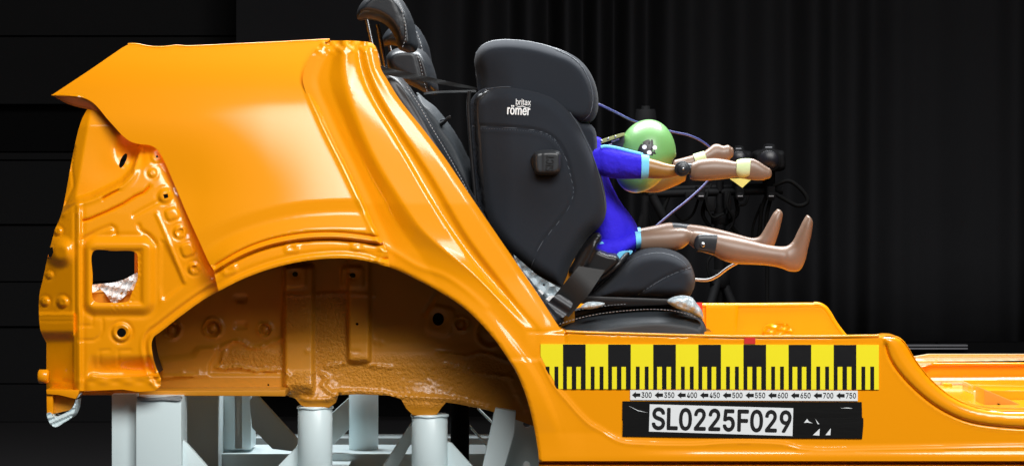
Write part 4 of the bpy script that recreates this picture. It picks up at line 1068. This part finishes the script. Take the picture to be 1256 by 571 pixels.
# ================================================================== CRASH TEST DUMMY
du = thing('crash_test_dummy', 'child crash test dummy in blue suit with green head, arms and legs stretched forward', 'dummy', tuple(P(760, 320, .42)))
torso = limb('torso', du, M['suit'], [(712, 176, 738, 172, .42, .10), (700, 200, 744, 198, .42, .125), (702, 225, 747, 218, .42, .125), (705, 240, 756, 238, .42, .12), (708, 255, 763, 250, .42, .12), (712, 275, 778, 270, .42, .125), (718, 298, 783, 286, .42, .13), (730, 322, 780, 305, .42, .125)], 26, cap0=6, cap1=8)
limb('short_leg', du, M['suit'], [(722, 292, 740, 332, .335, .07), (742, 290, 752, 326, .335, .07), (757, 290, 760, 319, .33, .066), (770, 287, 772, 311, .33, .058), (780, 284.5, 781.5, 304, .33, .05)], 22, cap0=5)
limb('short_leg', du, M['suit'], [(740, 285, 745, 318, .51, .07), (765, 281, 768, 306, .515, .06), (781, 280, 782.5, 300, .52, .048)], 22, cap0=5)
# bindings
limb('leg_binding', du, M['trim'], [(778.5, 284, 779.5, 306, .33, .054), (785, 283, 785.5, 304, .33, .052)], 22, sub=2)
limb('leg_binding', du, M['trim'], [(779, 279, 780, 301, .52, .05), (785, 278.6, 785.5, 299, .52, .049)], 22, sub=2)
relief('binding', du, M['trim'], crom([(757, 320), (757, 312), (760, 309), (768, 307.5), (776, 307.5), (775, 310), (771, 313), (766, 313.5), (762, 317), (758, 322)], 2, True), lambda X, Y: 0*X, Y0=.245, s=2, thick=.02)
relief('binding', du, M['trim'], [(735, 297), (739, 296), (751, 311.5), (745, 315), (741, 314), (732, 303)], lambda X, Y: 0*X, Y0=.28, s=2, thick=.02)
# near arm
slv = limb('sleeve', du, M['suit'], [(722, 186, 724, 213, .27), (735, 181, 735, 215, .265), (742, 180, 743, 217, .262), (755, 182, 756, 219, .26), (770, 186, 770, 219.5, .258), (788, 190, 788, 219, .255)], 24, cap0=5)
limb('cuff', slv, M['trim'], [(786.5, 188.5, 786, 220, .255), (796, 190.5, 795, 218.5, .255)], 24, sub=2)
q = crom([(737, 180), (742, 179), (755, 180.8), (770, 184.6), (788, 189)], 3)
tube('sleeve_binding', slv, M['trim'], [P(x, y+.6, .252) for x, y in q], .0042, 8, False)
ua = limb('upper_arm', du, M['skin2'], [(792, 193, 792, 218.5, .255), (805, 196.5, 805, 219, .253), (818, 200.5, 817, 218.5, .252), (832, 203, 831, 216, .25)], 22, cap1=3)
limb('upper_arm', du, M['skin2'], [(765, 222, 768, 232, .585, .022), (800, 217, 803, 236, .588), (826, 203, 828, 228, .592), (838, 198, 840, 222, .595)], 20, cap1=3)
el = cyl('elbow_joint', du, M['joint'], P(836.8, 206.8, .214), P(836.8, 206.8, .285), .0178, 28, bev=.002)
cyl('elbow_cap', el, M['joint'], P(836.8, 206.8, .2105), P(836.8, 206.8, .216), .0115, 24, bev=.0012)
cyl('bolt', el, M['metal'], P(838, 206.8, .2092), P(838, 206.8, .22), .0030, 12); cyl('bolt', el, M['metal'], P(831.5, 205, .2128), P(831.5, 205, .22), .0022, 10)
tube('elbow_link', du, M['joint'], [P(838, 206, .25), P(852, 207, .25)], .0125, 14, False)
fa_ = limb('forearm', du, M['skin'], [(849, 199.5, 847, 219.5, .25), (856, 196.2, 852, 221, .249), (866, 194.5, 864, 221.5, .248), (878, 194, 876, 220.8, .247), (892, 196, 890, 219.3, .246), (904, 198.5, 903, 217.5, .245), (911, 197.5, 911, 217.8, .244)], 24, cap0=2)
hand = limb('hand', du, M['skin'], [(905, 198.5, 905, 217.5, .245, .014), (914, 196, 914, 219, .244, .015), (922, 194.5, 922, 220.5, .243, .015), (929, 197, 929, 221, .242, .0145), (936, 201.5, 936, 220.8, .242, .0135), (942, 205.5, 941.5, 219, .242, .011)], 24, cap1=5)
tape = limb('hand_tape', du, M['tape'], [(903.5, 196.5, 902, 214.5, .2445, .0215), (908, 195, 906, 217.5, .2445, .022), (914, 194.3, 913, 218.3, .244, .022), (920, 194.5, 918.5, 217, .2435, .0215)], 24, sub=2)
relief('tape_tail', du, M['tapey'], [(895, 219), (908, 218.5), (921, 220.5), (910.5, 230.2)], lambda X, Y: 2*np.sin(X*.3), Y0=.232, s=2.4, thick=.0012)
# far arm
limb('forearm', du, M['skin'], [(828, 196, 828, 212, .60), (845, 191.5, 846, 211, .605), (858, 187.5, 860, 205, .61), (866, 186, 869, 201, .615)], 20, cap0=3)
limb('hand', du, M['skin'], [(861, 187.5, 866, 200, .612, .016), (868, 182.5, 873, 199.5, .615, .018), (875, 177.3, 879, 199.2, .617, .018), (881, 176.6, 884, 198.8, .618, .017), (887, 178.8, 889, 198.3, .618, .016), (893, 177.8, 894, 196.8, .618, .015), (897, 180.5, 897, 193.5, .618, .011)], 22, cap1=3)
limb('hand_tape', du, M['tape'], [(850, 189, 854, 205, .606, .02), (857, 187, 861, 203, .609, .02), (863, 185.2, 868, 200, .612, .02)], 20, sub=2)
# near leg
limb('thigh', du, M['skin'], [(784, 284, 784, 308, .33), (800, 281.5, 800, 309, .329), (820, 279.8, 820, 308.5, .328), (838, 279.5, 836, 304.5, .327), (849, 283.5, 845, 298, .326)], 24, cap1=4)
kn = limb('knee_joint', du, M['joint'], [(858, 287.5, 856, 308, .302, .01), (866, 287, 864.5, 309, .302, .01), (880, 287.5, 876.5, 312, .302, .01)], 20, cap0=6, pw=3)
cyl('bolt', kn, M['metal'], P(862, 299.8, .288), P(862, 299.8, .295), .0058, 16); cyl('bolt', kn, M['joint'], P(862.5, 300.2, .2865), P(862.5, 300.2, .29), .003, 12)
limb('knee_cap', du, M['skin'], [(846, 284, 846, 300, .328), (854, 283, 852, 305, .326), (864, 284, 861, 308, .325), (874, 285.8, 870, 311, .324)], 20, cap0=3)
shin = limb('lower_leg', du, M['skin'], [(868, 285, 862, 309, .324), (880, 286.8, 875, 313, .323), (893, 288.8, 888, 319.5, .322), (905, 291, 902, 323.2, .321), (920, 294.5, 918, 324, .320), (936, 298.7, 935, 324.8, .319), (950, 301.3, 950, 326.6, .318), (960, 302, 960.5, 329.5, .318), (967, 300.5, 969, 332.5, .318, .021), (973, 294.5, 980.5, 331.5, .318, .02), (977.5, 285.5, 987.5, 320, .318, .0205), (982, 276.5, 991.5, 303, .318, .021), (985.5, 269.5, 995, 288, .318, .0205), (988.5, 264.8, 997, 275, .318, .018)], 24, cap0=2, cap1=4)
# far leg
limb('thigh', du, M['skin'], [(784, 280, 784, 300, .52), (800, 277, 801, 300, .525), (818, 273, 820, 298, .53), (824, 272.8, 826, 297, .53)], 20, cap1=2)
limb('knee_joint', du, M['joint'], [(817, 273.8, 819, 290, .53), (826, 272.8, 827, 292, .53), (838, 273.8, 838, 294, .53), (847, 275, 846, 294, .53)], 20)
limb('lower_leg', du, M['skin'], [(842, 274.5, 841, 295, .53), (860, 276.5, 858, 300, .53), (880, 280.5, 877, 305, .532), (900, 285.8, 898, 306, .534), (918, 290.8, 918, 307, .535), (926, 291.5, 927, 308, .535), (932, 289, 938, 309, .535, .02), (937, 281.5, 947, 305, .535, .02), (943, 271, 953, 292, .535, .02), (948, 262, 957.5, 276, .535, .019), (952, 257.5, 960, 264.5, .535, .015)], 22, cap1=3.5)
# neck with its load cell bracket
nk = prism('neck_bracket', du, M['pcb'], [(731, 173), (744, 169), (758, 164.5), (766, 162.5), (766.5, 166), (752, 171), (733, 177.5)], .36, .48, .001)
prism('neck_plate', nk, M['joint'], [(732, 177), (752, 171.2), (766, 167), (766, 186), (750, 190), (732, 190)], .385, .455, .001)
for x, y in ((738, 172.5), (746, 169.8), (755, 167.2)): cyl('bolt', nk, M['metal'], P(x, y, .356), P(x, y, .362), .0022, 8)
for x, y in ((736, 181), (748, 178), (752, 174), (757, 172)): prism('sensor_block', nk, M['cablew'], [(x-2, y-1.4), (x+2.5, y-2.6), (x+2.6, y-.8), (x-1.8, y+.6)], .378, .387)
tube('neck', nk, M['joint'], [P(745, 184, .42), P(768, 180, .42), P(790, 184, .42)], .022, 14)
# head: a shaped helmet-like shell, bowed forward
hv = []; nu, nv = 40, 28
for i in range(nv+1):
    ph = math.pi*i/nv
    for j in range(nu):
        th = 2*math.pi*j/nu
        x = math.sin(ph)*math.cos(th); y = math.sin(ph)*math.sin(th); z = math.cos(ph)
        # x forward (picture right), z up
        rx = 35 if x > 0 else 37; rz = 45
        px_ = 796+rx*x-5.5*(1-z)*.9*(1 if z < 0 else .35)-(.0 if z > -.2 else 4*(-.2-z)); py_ = 191.5-rz*z
        if z < -.35: px_ -= 4*(-.35-z)
        k = (CAMD+.42)/CAMD
        hv.append(((px_-CX)/PPM*k, .42+.078*y*(1-.12*max(0, -z)), ZC+(CY-py_)/PPM*k))
F = [(i*nu+j, i*nu+(j+1) % nu, (i+1)*nu+(j+1) % nu, (i+1)*nu+j) for i in range(nv) for j in range(nu)]
me = mesh_np('head', hv, F, True); bm = bmesh.new(); bm.from_mesh(me); bmesh.ops.remove_doubles(bm, verts=bm.verts, dist=1e-5); bmesh.ops.recalc_face_normals(bm, faces=bm.faces); bm.to_mesh(me); bm.free()
head = link('head', me, M['green'], du)
def yhead(x, y):
    u = (x-794)/34; v = (y-191.5)/45; return .42-.078*math.sqrt(max(0, 1-u*u-v*v))
def decal(name, par, m, poly, off):
    q = resample(poly, 1.5); V, F = triang(q, [], 1.8)
    A = [P(x, y, yhead(x, y)-off) for x, y in V]
    return link(name, mesh_np(name, A, F, True), m, par)
cmk = (797.5, 188.5)
tg = decal('target_marker', head, M['joint'], [(cmk[0]+14*math.cos(a), cmk[1]-16*math.sin(a)) for a in np.linspace(-.25, math.pi+.25, 26)]+[(797, 190.5)], .0008)
for a0, a1 in ((2.35, 3.3), (1.62, 2.22), (.95, 1.5), (-.2, .8)):
    decal('target_sector', tg, M['black'], [(cmk[0]+15.5*math.cos(a), cmk[1]-17.5*math.sin(a)) for a in np.linspace(a0, a1, 8)]+[(cmk[0]+2*math.cos((a0+a1)/2), cmk[1]-2*math.sin((a0+a1)/2))], .0014)
for x, y in ((790.5, 180.3), (803.2, 181), (796.3, 187)): decal('target_dot', tg, M['white'], ell(x, y, 2.9, 2.7, 0, 14), .0022)

# ---- cables
def cable(label, m, pts, r, cat='cable', name='cable', group=None):
    return tagp(tube(name, None, m, pts, r, 8), label, cat, group)
cable('blue cable from the child seat headrest over the green dummy head', M['cable'], [P(728, 126, .42), P(736, 128.5, .42), P(756, 138, .44), P(776, 148, .46), P(800, 155, .56), P(824, 161.5, .60), P(845, 166, .62), P(862, 174, .64), P(876, 187, .66), P(880, 204, .67), P(866, 224, .66), P(846, 243, .64), P(826, 259, .62), P(806, 276, .60), P(790, 290, .60)], .0027)
cable('white cable looping from the dummy knee behind the booster cushion', M['cablew'], [P(838, 340, .42), P(852, 342.5, .42), P(868, 343, .41), P(880, 338, .40), P(892, 329, .39), P(904, 322, .36), P(912, 317, .345)], .0036)

# ================================================================== CAMERA RIG BEHIND
RY = 2.6
rig = thing('camera_tripod', 'black camera tripod with crossbar and clamps behind the dummy legs', 'tripod', tuple(P(882, 545, RY)))
def rt(name, pts, r, m=None, par=None, n=10): return tube(name, par or rig, m or M['rig'], [P(x, y, RY+(d if len((x, y)) else 0)) for x, y, d in pts], r, n)
rt('column', [(883, 222, 0), (883, 262, 0), (883, 300, 0), (883, 400, 0)], .012)
rt('column', [(883, 255, -.01), (883, 330, -.01)], .018)
cyl('collar', rig, M['rig'], P(883, 262, RY), P(883, 275, RY), .028); cyl('collar', rig, M['rig'], P(883, 330, RY), P(883, 352, RY), .032)
for x1, y1, dz in ((842, 478, -.30), (938, 478, -.1), (890, 470, .5)):
    rt('leg', [(883, 335, 0), ((883+x1)/2, 405, dz/2), (x1, y1+20, dz)], .014)
    rt('leg', [((883+x1)/2, 405, dz/2), (x1+(x1-883)*.28, y1+62, dz*1.3)], .010)
rt('crossbar', [(795, 238, 0), (960, 233.5, 0)], .012); rt('crossbar', [(800, 232, .05), (950, 228, .05)], .009)
for x in (860, 908, 946):
    b_ = prism('clamp', rig, M['rig'], rect(x-5, 228, x+5, 243), RY-.06, RY+.05, .006)
    cyl('clamp_knob', b_, M['rig'], P(x, 241, RY-.08), P(x, 241, RY-.05), .014, 12)
    prism('clamp_mark', b_, M['grey'], rect(x-3, 239.5, x+3, 241), RY-.084, RY-.079)
cyl('column', rig, M['rig'], P(792, 130, RY), P(792, 240, RY), .014); cyl('grip', rig, M['rig'], P(792, 134, RY), P(792, 158, RY), .03, r2=.038)
rt('column', [(792, 236, 0), (790, 300, 0), (789, 420, 0)], .014)
rt('leg', [(790, 262, 0), (770, 340, 0), (742, 470, 0)], .012); rt('leg', [(791, 262, 0), (812, 330, .1), (846, 470, .1)], .012)
rt('leg', [(800, 240, -.05), (815, 270, -.05), (822, 300, 0)], .014)
for pts in ([(948, 228, -.05), (968, 222, -.05), (986, 236, -.05), (990, 248, -.05), (978, 252, -.05), (960, 243, -.05), (948, 236, -.05)], [(940, 240, 0), (934, 258, 0), (930, 290, 0), (916, 306, 0), (900, 306, 0), (888, 292, 0)], [(946, 240, 0), (940, 270, 0), (941, 320, 0), (941, 380, 0), (942, 440, 0)], [(902, 240, .03), (904, 262, .02), (888, 276, .02)], [(868, 238, .03), (862, 262, .02), (872, 280, 0)], [(896, 276, .03), (908, 292, .03), (916, 310, .03), (930, 318, .03)], [(820, 240, 0), (812, 268, 0), (826, 282, 0), (846, 280, 0)]):
    rt('cable', pts, .0065, M['rigr'])
for pts in ([(872, 226, .02), (866, 246, -.04), (874, 266, -.05), (888, 262, -.05)], [(895, 234, -.06), (892, 252, -.07), (900, 270, -.06), (893, 284, -.05)], [(918, 240, -.05), (914, 250, -.06), (906, 252, -.06)], [(858, 240, .02), (850, 262, .03), (838, 270, .03), (828, 262, .03)], [(880, 306, -.04), (868, 322, -.05), (872, 344, -.05), (882, 356, -.03)], [(934, 250, .04), (924, 276, .04), (922, 300, .03)]):
    rt('cable', pts, .004, M['rigr'], n=8)
for x, y, a, b in ((872, 250, 5, 9), (893, 246, 4, 11), (876, 286, 6, 6), (898, 262, 4, 5), (846, 240, 5, 5)):
    prism('bracket', rig, M['rig'], rect(x-a, y-b, x+a, y+b), RY-.05, RY+.01, .004)
def camera_box(x, y, s, lab):
    c = thing('video_camera', lab, 'camera', tuple(P(x, y, RY)), 'cameras on the crossbar')
    u = lambda pts: [(x+a*s, y+b*s) for a, b in pts]
    body = inflated('body', c, M['rig'], u([(-20, 2), (-20, -8), (-14, -11), (-8, -12), (-5, -18), (6, -18), (9, -12), (17, -10), (19, -6), (19, 12), (14, 15), (-15, 14), (-20, 11)]), RY, .13, 4, None, s=2.4)
    cyl('lens', c, M['rig'], P(x, y+1, RY-.16), P(x, y+1, RY-.05), .037*s); cyl('lens_glass', c, M['glass'], P(x, y+1, RY-.163), P(x, y+1, RY-.158), .030*s)
    prism('maker_mark', c, M['grey'], u([(-4, -15.2), (4, -15.2), (4, -13.8), (-4, -13.8)]), RY-.069, RY-.05)
    cyl('mount', c, M['rig'], P(x, y+12*s, RY), P(x, 231, RY), .02)
    return c
camera_box(906, 194, .82, 'smaller black camera on the crossbar above the taped dummy hands')
camera_box(943, 195, 1.0, 'larger black camera at the end of crossbar beyond dummy fingertips')

# ================================================================== BACKDROP
def curtain():
    YB = 6.4; n = 1100; xs = np.linspace(P(292, 0, YB).x, P(1500, 0, YB).x, n)
    ph = np.cumsum(.9+.55*np.sin(xs*1.3+.4)+.4*np.sin(xs*3.1+1.2)+.25*np.sin(xs*.55))*(xs[1]-xs[0])*24
    amp = .06+.04*np.sin(xs*2.1+1)+.025*np.sin(xs*5.3)
    Yw = YB+amp*np.sin(ph)+.03*np.sin(ph*.37+1)
    zt, zb = 6.0, P(0, 419, YB).z; m = 14; V = []
    for i in range(m+1):
        t = i/m
        for j in range(n): V.append((xs[j]+.02*t*math.sin(xs[j]*7), YB+(Yw[j]-YB)*(.75+.25*t)+.012*math.sin(xs[j]*9+t*5), zt+(zb-zt)*t))
    F = [(i*n+j, i*n+j+1, (i+1)*n+j+1, (i+1)*n+j) for i in range(m) for j in range(n-1)]
    o = link('curtain', mesh_np('curtain', V, F, True), M['curtain'])
    so = o.modifiers.new('thickness', 'SOLIDIFY'); so.thickness = .004
    return tagp(o, 'black stage curtain hanging in soft folds behind the rig', 'curtain')
curtain()
YW = 7.0
wall = thing('hall_wall', 'black boarded wall with wide horizontal boards beside the curtain', 'wall', (P(-60, 0, YW).x, YW, 0))
pyb = [-260, -140, -50, 44, 128, 186, 196, 275, 345, 400, 470, 517]
for i in range(len(pyb)-1):
    dark = (128 == pyb[i])
    prism('board', wall, M['rig'] if dark else M['slat'], rect(-300, pyb[i]+1.4, 300, pyb[i+1]-.6), YW+(.15 if dark else .03*(i % 2)), YW+.3)
slab('backing', P(-300, 0, YW).x, P(1600, 0, YW).x, YW+.32, YW+.40, 0, 6.5, M['rig'], wall)
pf = slab('low_partition', P(1000, 0, 6.0).x, P(1500, 0, 6.0).x, 5.9, 5.98, 0, P(0, 419.5, 5.9).z, M['rig'])
tagp(pf, 'low matt black partition below the curtain hem', 'partition')
rail = thing('rail', 'thin grey double rail in front of the black partition', 'rail', tuple(P(1150, 426, 5.8)))
for y in (423.3, 427): prism('bar', rail, M['grey'], rect(1112, y-.9, 1187, y+.9), 5.8, 5.85)
prism('bracket', rail, M['rig'], rect(1150, 420, 1153, 430), 5.84, 5.92)
